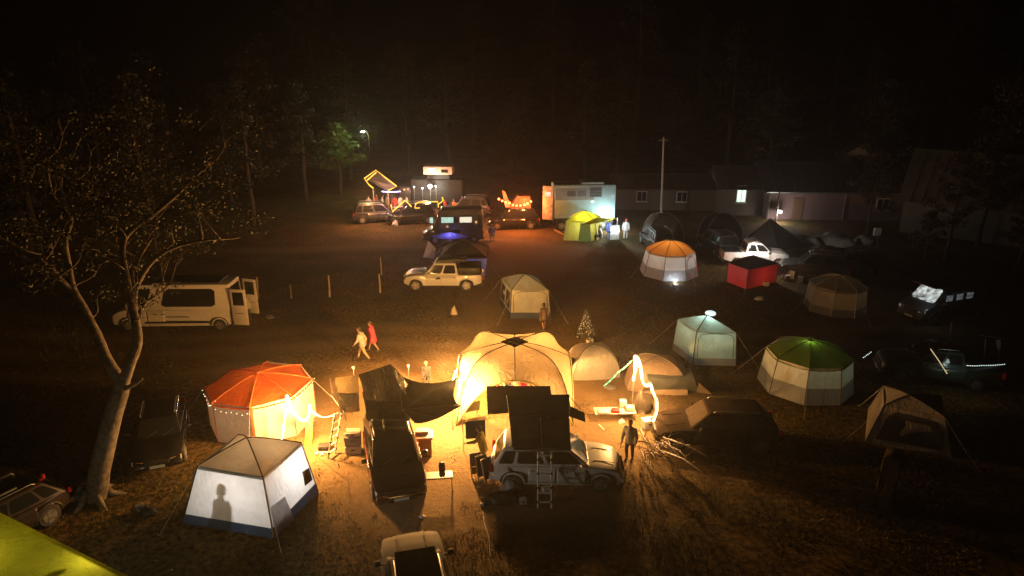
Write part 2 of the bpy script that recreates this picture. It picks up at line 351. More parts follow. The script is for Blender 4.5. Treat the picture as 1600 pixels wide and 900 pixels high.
def forest_variant(kind, seed, h):
    random.seed(seed); t = empty('forest_tree', (0, 0, 0)); mb = MB()
    tr = wob([(0, 0, -.3), (random.uniform(-.3, .3), 0, h * .4), (random.uniform(-.6, .6), 0, h * .92)], 4, .2, seed)
    mb.tube(tr, lerp(h * .022, .05, len(tr)), 7); cl = []
    for k in range(14):
        z = h * (.32 + .6 * k / 14); a = k * 2.4 + seed; L = h * (.24 * (1 - k / 20) if kind else .2 * (1.15 - k / 14)) * random.uniform(.7, 1.2); s0 = Vector((0, 0, z))
        e = s0 + Vector((cos(a) * L, sin(a) * L, L * (.5 if kind else -.1))); mb.tube([s0, (s0 + e) / 2 + Vector((0, 0, .15)), e], [.09, .06, .02], 5)
        cl += [(*e, h * .075 * random.uniform(.7, 1.3)), (*((s0 + e) / 2), h * .06)]
    cl.append((0, 0, h * .95, h * .07))
    mb.build('trunk', BARKD, t, True); leaves('crown', cl, 3600, 1, .2 if kind else .16, (LEAF, LEAFR, LEAFG)[kind % 3], t, seed); return t
VAR = [forest_variant(k, 20 + i, h) for i, (k, h) in enumerate(((0, 15), (1, 13), (1, 17), (3, 16), (0, 18)))]
used = set()
def plant(v, x, y, s=1., rz=None, label='tall dim tree of the dark wood behind the camp', group='trees of the dark wood', z=0, name=None):
    o = VAR[v] if v not in used else copy_tree(VAR[v]); used.add(v)
    o.location = (x, y, z); o.scale = (s, s, s); o.rotation_euler = (0, 0, random.uniform(0, 6) if rz is None else rz); tag(o, label, 'tree', group); return o
random.seed(5)
for i in range(22): plant(random.choice((0, 1, 3, 4, 2)), -72 + i * 6.6 + random.uniform(-2, 2), 86 + random.uniform(-5, 5), random.uniform(.8, 1.25))
for i in range(16): plant(random.choice((0, 1, 4, 3)), -80 + i * 10.6 + random.uniform(-3, 3), 100 + random.uniform(-5, 6), random.uniform(1, 1.4), z=2.5)
for x, y in ((-27, 50), (-33, 46), (-31, 58), (-24, 62), (-38, 52), (-29, 70), (-22, 72), (-41, 62), (-36, 72)):
    plant(random.choice((0, 1, 4)), x, y, random.uniform(.65, .95), label='dim leafy tree in the belt along the left edge', group='trees along the left edge')
for x, y, s in ((33, 50, .5), (35.5, 46, .45), (30, 56, .45), (38, 54, .6), (29.5, 47, .35), (41, 44, .6), (43, 60, .8), (26.5, 71, .7), (36, 68, .8)):
    plant(random.choice((1, 2, 3)), x, y, s, label='small dark bushy tree near the houses on the right', group='trees near the houses')
g = G(540, 292)
VG = forest_variant(2, 77, 8); VG.scale = (1.5, 1.2, 1); VG.location = P(530, 300, 76.5); VG.location.z = 0; tag(VG, 'green leafy tree lit from below beside the street lamp', 'tree')
# ================================================================== VEHICLES
def bil(q, u, v): return q[0] * (1 - u) * (1 - v) + q[1] * u * (1 - v) + q[2] * u * v + q[3] * (1 - u) * v
def pane(q, u0, u1, v0, v1, out=.008, th=.02, cut=.12, shear=0.):
    """a window plate with cut corners on the quad q"""
    n = (q[1] - q[0]).cross(q[3] - q[0]).normalized()
    du, dv = (u1 - u0) * cut * .6, (v1 - v0) * cut
    uv = [(u0 + du, v0), (u1 - du, v0), (u1, v0 + dv), (u1 - shear, v1 - dv), (u1 - du - shear, v1), (u0 + du + shear, v1), (u0 + shear, v1 - dv), (u0, v0 + dv)]
    return [bil(q, u, v) + n * out for u, v in uv], th
def wheel(parent, x, y, r, side, wd=.24):
    t = MB(); t.tube([(0, -wd / 2, 0), (0, -wd / 2 + .03, 0), (0, wd / 2 - .03, 0), (0, wd / 2, 0)], [r * .93, r, r, r * .93], 20)
    o = t.build('wheel', RUB, parent, 40); o.location = (x, y, r)
    m = MB(); yy = side * wd / 2; m.tube([(0, yy - side * .01, 0), (0, yy + side * .008, 0)], [r * .64, r * .62], 18)
    m.build('rim', STL, o)
    m = MB()
    for k in range(5):
        a = k * 2 * pi / 5; m.box((cos(a) * r * .33, yy + side * .012, sin(a) * r * .33), (r * .58, .02, r * .15), Matrix.Rotation(-a, 3, 'Y'))
    m.tube([(0, yy, 0), (0, yy + side * .03, 0)], r * .14, 10); m.build('spoke', ALU, o)
    return o
def vehicle(name, label, loc, rz, L=4.6, W=1.85, Ht=1.68, kind='suv', paint=WHT, roofm=None, cat='car', group=None, doors=2, glass=None, grille=BLK, badge=None, lit=(), lights=HLG, wr=.36, screen=None, plate=True):
    t = empty(name, loc, rz, label, cat, group); h = L / 2; w2 = W / 2; g0 = .3 if kind != 'pickup' else .42
    belt = {'suv': 1.02, 'pickup': 1.12, 'van': 1.25, 'wagon': .95}[kind]; hood = {'suv': .98, 'pickup': 1.12, 'van': 1.15, 'wagon': .9}[kind]
    xf = h - (.85 if kind != 'van' else 1.0); xr = -h + .82 if kind != 'pickup' else -h + 1.1
    ar = wr + .07
    def arch(xc): return [(xc + ar * cos(a), wr + ar * sin(a)) for a in [pi * k / 10 for k in range(11)]]
    wf = h - (.28 if kind == 'van' else .3)
    cowl = {'suv': h - 1.25, 'pickup': h - 1.4, 'van': h - .95, 'wagon': h - 1.3}[kind]
    bot = [(h - .06, g0 + .1), (xf + ar + .02, g0)] + arch(xf) + [(xf - ar - .02, g0), (xr + ar + .02, g0)] + arch(xr) + [(xr - ar - .02, g0), (-h + .06, g0 + .12)]
    rear = belt if kind != 'pickup' else 1.1
    top = [(-h, g0 + .35), (-h + .02, .8), (-h + .06, rear - .05), (-h + .14, rear)] + [(-h + .14 + (cowl + h - .14) * k / 6, rear + (belt - rear) * min(1, k / 3)) for k in range(1, 7)]
    top += [(cowl + (h - .22 - cowl) * k / 4, belt + (hood - .12 - belt) * (k / 4) ** 1.6) for k in range(1, 5)] + [(h - .06, hood - .24), (h, .62), (h, g0 + .28)]
    prof = bot[1:-1][::-1]; loop = prof[::-1] + [bot[-1]] + top + [bot[0]]
    def plan(x): return 1 - .10 * abs(x / h) ** 7 - .03 * abs(x / h) ** 2
    ts = [-1, -.985, -.93, -.6, 0, .6, .93, .985, 1]; ins = [.05, .018, 0, 0, 0, 0, 0, .018, .05]
    zc = .7; vs = []; n = len(loop)
    for tt, i_ in zip(ts, ins):
        for x, z in loop:
            topn = z > .75; xx = x - math.copysign(i_ * 1.2 + (.06 * abs(tt) ** 4 if abs(x) > h - .4 else 0), x) if abs(x) > h - .5 else x
            zz = z - (i_ if topn else 0) + (.03 * (1 - tt * tt) if topn and x > cowl else 0)
            bulge = 1 - .035 * ((z - .68) / .5) ** 2 if z > .3 else .95
            vs.append((xx, tt * w2 * plan(x) * (bulge if abs(tt) > .9 else 1), zz))
    fs = [(k * n + i, (k + 1) * n + i, (k + 1) * n + (i + 1) % n, k * n + (i + 1) % n) for k in range(len(ts) - 1) for i in range(n)]
    bm = bmesh.new(); bv = [bm.verts.new(v) for v in vs]
    for f in fs: bm.faces.new([bv[i] for i in f])
    for base, rev in ((0, False), ((len(ts) - 1) * n, True)):
        f = bm.faces.new([bv[base + i] for i in (range(n) if not rev else reversed(range(n)))]); bmesh.ops.triangulate(bm, faces=[f])
    bmesh.ops.recalc_face_normals(bm, faces=bm.faces[:])
    me = bpy.data.meshes.new('body'); bm.to_mesh(me); bm.free(); me.materials.append(paint)
    me.polygons.foreach_set('use_smooth', [len(p_.vertices) == 4 for p_ in me.polygons]); me.set_sharp_from_angle(angle=R(38))
    o = bpy.data.objects.new('body', me); col.objects.link(o); o.parent = t
    m = MB(); m.box((0, 0, .5), (L - .5, W - .62, .36)); m.build('underbody', BLK, t)
    # cabin
    k = kind
    if k == 'suv': bf, br, rf, rr = cowl + .02, -h + .12, cowl - .75, -h + .5
    elif k == 'wagon': bf, br, rf, rr = cowl + .02, -h + .15, cowl - .7, -h + .75
    elif k == 'pickup': bf, br, rf, rr = cowl + .02, -h + 1.62, cowl - .72, -h + 1.8
    else: bf, br, rf, rr = h - .75, -h + .04, h - 1.55, -h + .1
    wb, wt = w2 * .93, w2 * (.74 if k != 'van' else .8); zb, zt = belt - .02, Ht
    bm = bmesh.new()
    B = [Vector(p) for p in ((bf, -wb * .93, zb), (bf, wb * .93, zb), (br, wb, zb), (br, -wb, zb))]; T = [Vector(p) for p in ((rf, -wt, zt - .03), (rf, wt, zt - .03), (rr, wt, zt - .02), (rr, -wt, zt - .02))]
    vb = [bm.verts.new(p) for p in B + T]; 
    tf = bm.faces.new([vb[4], vb[5], vb[6], vb[7]])
    for i in range(4): bm.faces.new([vb[i], vb[(i + 1) % 4], vb[4 + (i + 1) % 4], vb[4 + i]])
    bmesh.ops.bevel(bm, geom=[e for e in bm.edges if len(e.link_faces) == 2], offset=.07, segments=3, affect='EDGES', profile=.5)
    bmesh.ops.recalc_face_normals(bm, faces=bm.faces[:])
    me = bpy.data.meshes.new('cabin'); bm.to_mesh(me); bm.free(); me.materials.append(paint)
    me.polygons.foreach_set('use_smooth', [True] * len(me.polygons)); me.set_sharp_from_angle(angle=R(30))
    o = bpy.data.objects.new('cabin', me); col.objects.link(o); o.parent = t
    ctr = sum(B + T, Vector()) / 8
    def q4(a, b, c, d):
        q = [a, b, c, d]; nn = (q[1] - q[0]).cross(q[3] - q[0])
        if nn.dot((a + c) / 2 - ctr) < 0: q = [b, a, d, c]
        return q
    gl = glass or GLS
    def win(q, u0, u1, v0, v1, mat=None, sh=0.):
        pts, th = pane(q, u0, u1, v0, v1, shear=sh); m = MB(); m.plate(pts, th); return m.build('window', mat or gl, t)
    ws = q4(B[0], B[1], T[1], T[0]); pts, th = pane(ws, .05, .95, .08, .93); m = MB(); m.plate(pts, th); wo = m.build('windscreen', screen or gl, t)
    m = MB()
    for f_ in (.22, .6):
        a, b_ = bil(ws, f_, .06), bil(ws, f_ + .27, .3); nn = (ws[1] - ws[0]).cross(ws[3] - ws[0]).normalized() * .025; m.tube([a + nn, b_ + nn], .012, 5)
    m.build('wiper', BLK, wo)
    rw = q4(B[3], B[2], T[2], T[3]); win(rw, .1, .9, .12, .86)
    for sgn in (-1, 1):
        if sgn < 0: q = [B[3], B[0], T[0], T[3]]
        else: q = [B[1], B[2], T[2], T[1]]
        q = q4(*q); fwd = q[1].x > q[0].x
        if k == 'van':
            cuts = ((.04, .30), (.35, .60), (.64, .95)) if 'panel' not in lit else ((.02, .1),)
            if 'long' in lit: cuts = ((.15, .66), (.80, .95))
        elif k == 'pickup': cuts = ((.07, .46), (.52, .93))
        else: cuts = ((.04, .2), (.24, .54), (.58, .95))
        for ci, (a, b_) in enumerate(cuts):
            if not fwd: a, b_ = 1 - b_, 1 - a
            wn = win(q, a, b_, .14, .84)
    # doors (proud skins with shut lines round them), handles
    for sgn in (-1, 1):
        d0 = cowl - .12; spans = [(d0 - 1.02, d0), (max(d0 - 2.02, xr + ar * .75), d0 - 1.05)] if doors == 2 else [(d0 - 1.02, d0)]
        for a, b_ in spans:
            yy = lambda z, x: sgn * (w2 * plan(x) * (1 - .035 * ((z - .68) / .5) ** 2) + .004)
            zz = [g0 + .08, .55, .8, belt - .05]; vs = [(x, yy(z, x), z) for z in zz for x in (a, a + .06, b_ - .06, b_)]
            m = MB(); m.add(vs, [(j * 4 + i, j * 4 + i + 1, (j + 1) * 4 + i + 1, (j + 1) * 4 + i) if sgn < 0 else (j * 4 + i, (j + 1) * 4 + i, (j + 1) * 4 + i + 1, j * 4 + i + 1) for j in range(3) for i in range(3)])
            m.add([(v[0], v[1] - sgn * .03, v[2]) for v in vs], [])
            o = m.build('door', paint, t, True)
            md = o.modifiers.new('thickness', 'SOLIDIFY'); md.thickness = .012; md.offset = 1
            m = MB(); m.rbox((a + .13, yy(belt - .14, a) + sgn * .022, belt - .14), (.17, .03, .03), .01); m.build('door_handle', paint if paint is not WHT else BLK, o)
    for sgn in (-1, 1):
        m = MB(); m.rbox((cowl - .35, sgn * (w2 + .13), belt + .1), (.14, .2, .15), .05); m.tube([(cowl - .33, sgn * w2 * .93, belt + .02), (cowl - .35, sgn * (w2 + .1), belt + .06)], .025, 6); m.build('wing_mirror', paint if k != 'van' else BLK, t, 40)
        for x in (xf, xr): wheel(t, x, sgn * (w2 - .13), wr, sgn)
        # lights
        m = MB(); y0, y1 = sgn * w2 * .5, sgn * w2 * .9; zl = hood - .3
        m.plate([(h - .02, y0, zl - .05), (h - .13, y1, zl - .05), (h - .16, y1 * 1.01, zl + .09), (h - .05, y0, zl + .06)][::sgn], .06); m.build('headlight', lights, t)
        m = MB(); m.rbox((-h + .05, sgn * w2 * .84, .88 if k != 'van' else 1.0), (.12, .16, .3 if k != 'wagon' else .2), .03); m.build('tail_light', TLR, t)
        for x0 in (xf, xr): m = MB(); m.tube([(x, sgn * (w2 - .005) * plan(x), wr + (ar + .02) * sin(a)) for x, a in [(x0 + (ar + .02) * cos(a_), a_) for a_ in [pi * i / 10 for i in range(11)]]], .028, 5); m.build('arch_trim', paint if k == 'pickup' else BLK, t, True)
    m = MB(); m.rbox((h - .03, 0, hood - .33), (.1, W * .46, .16), .02)
    go = m.build('grille', grille, t)
    m = MB()
    for i in range(3): m = MB(); m.box((h + .025, 0, hood - .38 + i * .05), (.02, W * .42, .012)); m.build('grille_bar', CHR, go)
    for xb in (h - .07, -h + .06): m = MB(); m.rbox((xb, 0, .45), (.2, W * .87, .17), .04); m.build('bumper', paint if k in ('suv', 'wagon') else BLK, t, 30)
    if plate:
        m = MB(); m.box((h + .035, 0, .46), (.012, .5, .11)); m.build('front_plate', PLT, t)
        m = MB(); m.box((-h - .045, 0, .52), (.012, .5, .11)); m.build('rear_plate', PLT, t)
    m = MB()
    for sgn in (-1, 1):
        m = MB(); m.tube([(rf - .15, sgn * wt * .9, zt - .01), (rf - .25, sgn * wt * .9, zt + .05), (rr + .25, sgn * wt * .9, zt + .05), (rr + .15, sgn * wt * .9, zt - .01)], .018, 6)
        if k != 'van': m.build('roof_rail', ALU, t, True)
    m = MB()
    for sgn in (-1, 1):
        m = MB(); m.box(((cowl + h) / 2 - .1, sgn * w2 * .45, (belt + hood) / 2 + .0), (h - cowl - .5, .02, .02), Matrix.Rotation(.12, 3, 'Y'))
        if k != 'van': m.build('bonnet_crease', paint, t)
    if k == 'pickup':
        m = MB(); m.box((-h + .82, 0, 1.1), (1.36, W * .82, .03)); m.build('load_bed_cover', BLK, t)
    t['dims'] = [h, w2, zt, belt, hood, cowl]; t['rr'] = rr; t['rf'] = rf
    return t
def loc2w(t, p): return parent_mat(t) @ Vector(p)
LAD = pbr('ladder_aluminium', (.8, .78, .7), .5, metal=.2)
RED = pbr('dark_red_paint', (.22, .025, .015), .25, metal=.3, coat=1, var=.05)
BLKP = pbr('black_paint', (.012, .012, .014), .15, coat=1, var=.05)
GREYP = pbr('silver_grey_paint', (.09, .075, .06), .75, metal=0., coat=0., spec=.2, var=.08)
BRNP = pbr('bronze_brown_paint', (.05, .036, .03), .35, metal=.4, coat=.7, var=.1)
DKG = pbr('dark_grey_paint', (.05, .05, .05), .35, coat=.5)
CREAM = pbr('cream_white_paint', (.62, .57, .49), .38, coat=.5, var=.1)
WARMW = (1., .72, .4); COOL = (.8, .92, 1.)

# ---- white SUV with roof tent, side on
suv = vehicle('white_suv', 'white crossover side on under the black roof tent in the middle of camp', (1.62, 21.55, 0), R(-2), 4.75, 1.85, 1.66, 'suv', WHT)
m = MB(); m.plate([(-1.9, -.94, 1.0), (-1.75, -.945, 1.0), (-1.7, -.945, .82), (-1.85, -.94, .82)], .01); m.build('fuel_flap', WHT, suv)
h, w2 = 2.375, .925
for i, (a, c_x) in enumerate((('door_sticker', .15), ('door_sticker', .62))):
    m = MB()
    for k in range(7):
        x = c_x + (k % 4) * .085; z = .86 - (k // 4) * .07 - .04 * i; m.plate([(x, -.945, z), (x + .05, -.945, z), (x + .055, -.945, z + .045), (x + .012, -.945, z + .05)], .006)
    m.build('door_sticker', BLK, suv)['kind'] = 'stuff'
def ladder(name, top, bot, wd, rungs, mat, label, wdir=None, r=.03, group=None):
    top, bot = Vector(top), Vector(bot); t = empty(name, bot, 0, label, 'ladder', group); d = bot - top
    wv = Vector(wdir) if wdir else Vector((1, 0, 0)); wv = wv.normalized() * wd / 2
    for s in (-1, 1):
        m = MB(); m.tube([top + wv * s, bot + wv * s], r, 8)
        ro = m.build('rail', mat, t, 40, world=True)
        for k in range(4): m = MB(); q = top + d * (.12 + .25 * k) + wv * s; m.tube([q, q + d.normalized() * .07], r * 1.5, 8); m.build('clamp', BLK, ro, 40, world=True)
    for k in range(rungs):
        f = (k + .35) / rungs; m = MB(); c = top + d * f; m.box(c, (wv.length * 2, .06, .04), rz=math.atan2(wv.y, wv.x)); m.build('rung', mat, t, world=True)
    return t
ladder('telescopic_ladder', G(851, 706, 1.78), G(851, 794), .46, 6, LAD, 'silver telescopic ladder leaning down from the black roof tent in the middle')
# its roof tent
def softbox(name, base, top, mat, t, sag=.05, wr=.03, skip=()):
    """fabric body between two quads (base and top lists of 4 points)"""
    for i in range(4):
        if i in skip: continue
        m = MB(); j = (i + 1) % 4; m.sheet(base[i], base[j], top[j], top[i], 8, 8, 0, wr, i * 3.); m.build('side_wall', mat, t, True, world=True)
    m = MB(); m.sheet(top[0], top[1], top[2], top[3], 8, 8, sag, wr, 9.); m.build('canopy', mat, t, True, world=True)
RT = empty('roof_tent', (1.1, 21.4, 1.75), 0, 'black soft roof tent opened on top of the white crossover', 'roof tent')
m = MB(); m.box((1.05, 21.35, 1.8), (2.0, 1.55, .09)); m.build('floor_board', BLK, RT, world=True)
b = [Vector(p) for p in ((.02, 20.62, 1.84), (2.02, 20.62, 1.84), (2.02, 22.1, 1.84), (.02, 22.1, 1.84))]
tp = [G(797, 655, 2.55), G(888, 640, 2.6), G(889, 616, 3.1), G(792, 618, 3.1)]
softbox('rt', b, tp, DKC, RT)
m = MB(); m.sheet(G(760, 603, 2.35), G(860, 603, 2.5), G(864, 640, 2.2), G(762, 648, 2.0), 8, 6, .08, .02); m.build('rear_awning_flap', DKB, RT, True, world=True)
m = MB(); m.sheet(G(886, 632, 2.75), G(913, 645, 2.3), G(915, 660, 2.1), G(888, 650, 2.3), 4, 4, .02, .02); m.build('window_flap', DKB, RT, True, world=True)
q = [b[0], b[1], tp[1], tp[0]]; on = Vector((0, -.05, .02))
for u0, u1, v0, v1 in ((.12, .46, .3, .75), (.56, .9, .3, .75)):
    m = MB(); pts = [bil(q, *uv) + on for uv in ((u0, v0), (u1, v0), (u1, v1), (u0, v1))]; m.plate(pts, .015); m.build('window_cover', DKB, RT, world=True)
m = MB(); m.tube([bil(q, .51, .02) + on, bil(q, .51, .9) + on], .014, 5); m.build('door_zip', STL, RT, world=True)
for a, b_ in ((b[0], tp[0]), (b[1], tp[1]), (tp[0], tp[1]), (tp[1], tp[2]), (tp[0], tp[3])): m = MB(); m.tube([a + on * .4, b_ + on * .4], .02, 5); m.build('seam_edge', WEB, RT, world=True)
m = MB(); m.tube([G(805, 706, 1.8), G(870, 704, 1.8)], .02, 6); m.build('base_rail', ALU, RT, world=True)
for a, b_ in (((G(888, 617, 3.1)), G(915, 648, 2.25)),):
    m = MB(); m.tube([a, b_], .012, 5); m.build('flap_strut', BLK, RT, world=True)

# ---- dark red SUV facing the camera with awning and roof tent
hd = math.atan2(-3.95, 1.15)
c = Vector((-4.42, 22.0, 0)); fr = vehicle('dark_red_suv', 'dark red estate car with a black bonnet facing the camera under the black awnings', c, hd, 4.9, 1.9, 1.75, 'suv', BLKP, badge=1, lights=pbr('clear_lens', (.75, .78, .8), .15))
for ch in list(fr.children):
    if ch.name.split('.')[0] in ('body',):
        ch.data.materials.append(RED)
        for pl in ch.data.polygons:
            if abs(pl.normal.y) > .75: pl.material_index = 1
    if ch.name.split('.')[0] == 'door': ch.data.materials.clear(); ch.data.materials.append(RED)
m = MB(); m.sheet((1.0, .82, 1.06), (1.0, -.82, 1.06), (2.2, -.74, .93), (2.2, .74, .93), 6, 6, -.05, 0); m.build('bonnet_wrap', BLKP, fr, True)
m = MB(); m.rbox((2.44, 0, .68), (.06, 1.5, .34), .03); m.build('nose_panel', BLKP, fr)
m = MB(); m.rbox((1.45, 0, 1.045), (.8, .62, .07), .03); m.build('bonnet_scoop', BLKP, fr, 30)
m = MB()
for i, y in enumerate((-.27, -.18, -.09, 0, .09, .18, .27)):
    if i in (1,): continue
    m.box((2.3, y, .9), (.03, .055, .045))
m.build('bonnet_lettering', CHR, fr)['kind'] = 'stuff'
m = MB(); m.tube([(2.44, -.72, .72), (2.5, -.4, .6), (2.5, .4, .6), (2.44, .72, .72)], .018, 6); m.build('chrome_strip', CHR, fr)
RF = empty('roof_tent', loc2w(fr, (-.4, 0, 1.75)), 0, 'black roof tent unfolded to the left above the dark red car', 'roof tent')
m = MB(); fb = [G(576, 690, 1.85), G(640, 690, 1.85), G(640, 640, 1.85), G(572, 640, 1.85)]
m.plate([G(574, 655, 1.88), G(640, 655, 1.88), G(648, 612, 1.9), G(566, 612, 1.9)], .08); m.build('floor_board', BLK, RF, world=True)
A_ = [G(562, 586, 2.7), G(607, 569, 3.1), G(616, 575, 3.05)]
m = MB(); m.sheet(G(572, 625, 1.95), G(634, 628, 1.95), G(610, 569, 3.1), G(560, 585, 2.7), 8, 8, 0, .03); m.build('canopy', DKC, RF, True, world=True)
m = MB(); m.sheet(G(634, 628, 1.95), G(648, 612, 1.9), G(618, 576, 2.9), G(610, 569, 3.1), 4, 8, 0, .02); m.build('side_wall', DKB, RF, True, world=True)
m = MB(); m.sheet(G(572, 655, 1.95), G(634, 655, 1.95), G(634, 628, 2.1), G(572, 625, 2.1), 8, 4, 0, .03); m.build('front_wall', DKC, RF, True, world=True)
TAN = fabric('tan_canvas', (.42, .33, .2), .3); TAN2 = fabric('brown_canvas', (.2, .15, .1), .2)
m = MB(); m.sheet(G(532, 645, 1.95), G(562, 643, 1.95), G(561, 615, 2.5), G(524, 614, 2.4), 5, 5, 0, .02); m.build('mesh_end_wall', TAN2, RF, True, world=True)
m = MB(); m.sheet(G(524, 614, 2.4), G(561, 613, 2.5), G(560, 586, 2.75), G(524, 590, 2.65), 5, 5, 0, .02); m.build('window_flap', TAN, RF, True, world=True)
m = MB(); m.plate([G(527, 616, 2.42), G(559, 613, 2.5), G(545, 640, 2.06)], .015); m.build('door_triangle', fabric('pale_canvas', (.62, .52, .36), .3), RF, world=True)
for a, b_ in ((G(516, 592, 2.6), G(520, 617, 2.3)), (G(518, 617, 2.3), G(538, 645, 1.95)), (G(538, 645, 1.95), G(541, 658, 1.7)), (G(618, 578, 2.95), G(640, 628, 1.9)), (G(590, 625, 2.1), G(578, 668, 1.8)), (G(594, 625, 2.1), G(600, 668, 1.8))):
    m = MB(); m.tube([a, b_], .028, 6); m.build('hinge_arm', STL, RF, world=True)
ladder('telescopic_ladder', G(529, 643, 1.9), G(518, 712), .4, 6, LAD, 'pale telescopic ladder under the roof tent beside the orange topped tent', (.5, 1, 0))
AW = empty('fan_awning', G(640, 640, 2.0), 0, 'black fan shaped awning stretched over the gap beside the dark red car', 'awning')
hub = G(628, 640, 2.1); tips = [G(624, 586, 2.35), G(714, 592, 2.25), G(721, 634, 2.05), G(684, 654, 1.95), G(648, 661, 1.95)]
for i in range(4):
    m = MB(); m.sheet(hub, hub + (tips[i] - hub) * .02, tips[i], tips[i + 1], 1, 1); m.v = []; m.f = []
    a, b_ = tips[i], tips[i + 1]; n_ = 8; vs = []
    for j in range(n_ + 1):
        for k in range(n_ + 1):
            f_ = j / n_; e = a + (b_ - a) * (k / n_); p = hub + (e - hub) * f_ * (1 - .10 * 4 * (k / n_) * (1 - k / n_) * f_); p.z -= .22 * f_ * 4 * (k / n_) * (1 - k / n_) * .6; vs.append(p)
    m.add(vs, [(j * (n_ + 1) + k, (j + 1) * (n_ + 1) + k, (j + 1) * (n_ + 1) + k + 1, j * (n_ + 1) + k + 1) for j in range(n_) for k in range(n_)])
    m.build('awning_panel', DKC, AW, True, world=True)
for p in tips:
    m = MB(); m.tube([hub, (hub + p) / 2 + Vector((0, 0, .03)), p + Vector((0, 0, .02))], .02, 6); m.build('rib', BLK, AW, world=True)
m = MB(); m.tube([tips[2], Vector((tips[2].x + .05, tips[2].y, 0))], .018, 6); m.build('support_pole', ALU, AW, world=True)

# ---- silver car at the bottom edge
bc = vehicle('silver_car', 'silver grey hatchback with a black roof cut by the bottom edge', (-2.62, 15.35, 0), R(104), 4.5, 1.82, 1.6, 'suv', GREYP)
m = MB(); m.sheet((.42, .56, 1.6), (-1.65, .6, 1.62), (-1.65, -.6, 1.62), (.42, -.56, 1.6), 6, 6, -.03, 0); m.build('panoramic_roof', GLS, bc, True)
# ---- black hatchback left
bs = vehicle('black_hatchback', 'black car parked between the pale tree and the blue edged tent', G(232, 742) + Vector((-.35, 1.9, 0)), R(-68), 4.4, 1.82, 1.5, 'wagon', BLKP, lights=pbr('amber_lit_lens', (.8, .6, .35), .2))
m = MB()
for y in (-.2, -.1, 0, .1, .2): m.box((2.2, y, .72), (.03, .05, .04))
m.build('badge', CHR, bs)['kind'] = 'stuff'
lc = vehicle('brown_estate_car', 'brown estate car with a white door sticker at the far left', (-16.6, 18.0, 0), R(242), 4.5, 1.8, 1.55, 'wagon', BRNP)
m = MB(); m.plate([(.5 + .17 * cos(a), .925, .72 + .2 * sin(a)) for a in [2 * pi * k / 9 for k in range(9)]], .01); o = m.build('door_sticker', PLT, lc)
for y in (-.45, .45): m = MB(); m.box((-.2, y, 1.64), (1.4, .05, .05)); m.build('roof_bar', ALU, lc)

# ---- white high roof van left
van = vehicle('white_van', 'long white minibus with open rear doors and dark side glass at the left', (-19.1, 36.7, 0), R(181), 6.9, 2.0, 2.72, 'van', CREAM, cat='van', lit=('long',), wr=.36)
STRIPE = pbr('faded_blue_print', (.12, .12, .16), .5, var=.6, scale=20)
for sg in (-1, 1): m = MB(); m.box((-.3, sg * 1.008, .55), (3.6, .015, .12)); m.build('side_moulding', BLK, van)
m = MB()
for sg in (-1, 1): m.box((.3, sg * .998, .86), (2.6, .012, .035)); m.box((.9, sg * .996, 1.02), (.3, .012, .05)); m.box((.45, sg * .996, 1.02), (.25, .012, .05))
m.build('side_lettering', STRIPE, van)['kind'] = 'stuff'
m = MB(); m.rbox((-1.0, 0, 2.76), (3.6, 1.4, .1), .04); m.build('roof_rack', BLK, van)
for k, (hx, hy, a) in enumerate(((-3.42, 1.0, R(188)), (-3.42, -1.0, R(160)))):
    e = empty('rear_door', (hx, hy, 0), a); e.parent = van
    m = MB(); m.rbox((.48, 0, 1.45), (.92, .06, 2.1), .05); o = m.build('rear_door', CREAM, van, 40)
    o.location = (hx, hy, 0); o.rotation_euler = (0, 0, a if k else R(172)); bpy.data.objects.remove(e)
    m = MB(); m.rbox((.48, 0, 1.95), (.66, .085, .8), .06); m.build('window', GLS, o, 40)
    m = MB(); m.box((.48, 0, 1.1), (.5, .09, .03)); m.build('trim_line', BLK, o)
m = MB(); m.box((3.02, 0, 1.7), (.02, .02, .02)); m.build('mirror_arm', BLK, van)
# ---- cream pickup
pk = vehicle('cream_pickup', 'pale double cab pickup with flared arches parked side on', (-4.55, 43.6, 0), R(180), 5.3, 1.95, 1.9, 'pickup', WHT, wr=.42, cat='pickup truck')
m = MB(); m.rbox((-1.72, 0, 1.36), (1.5, 1.7, .5), .08); m.build('canvas_canopy', DKC, pk, 40)
m = MB(); m.rbox((-.6, 0, 2.02), (1.9, 1.3, .2), .06); m.build('roof_bag', DKC, pk, 40)
for sg in (-1, 1):
    m = MB(); m.plate([(.3 + .16 * cos(a) * (1.3 if k % 2 else 1), sg * .985, .86 + .12 * sin(a)) for k, a in enumerate([2 * pi * k / 9 for k in range(9)])][::-sg], .01); m.build('door_sticker', BLK, pk)
# ---- black van with lit windows
bv = vehicle('black_van', 'black van with two lit pale windows behind the dark gazebo', (-4.9, 55.6, 0), R(184), 5.0, 1.9, 2.95, 'van', DKG, cat='van', lit=('panel',))
GW = glow('pale_lit_window', (.62, .95, .75), .9, var=.5, scale=5); GW2 = glow('warm_lit_window', (1, .92, .68), 1., var=.3, scale=5)
for x0, mt in ((.45, GW), (-1.05, GW2), (1.75, GW)):
    wd = 1.05 if x0 < 1 else .35
    m = MB(); m.rbox((x0, .955, 2.08), (wd + .08, .04, .6), .02); m.build('window_frame', BLK, bv)
    m = MB(); m.rbox((x0, .985, 2.08), (wd - .06, .05, .46), .02); m.build('lit_window', mt, bv)
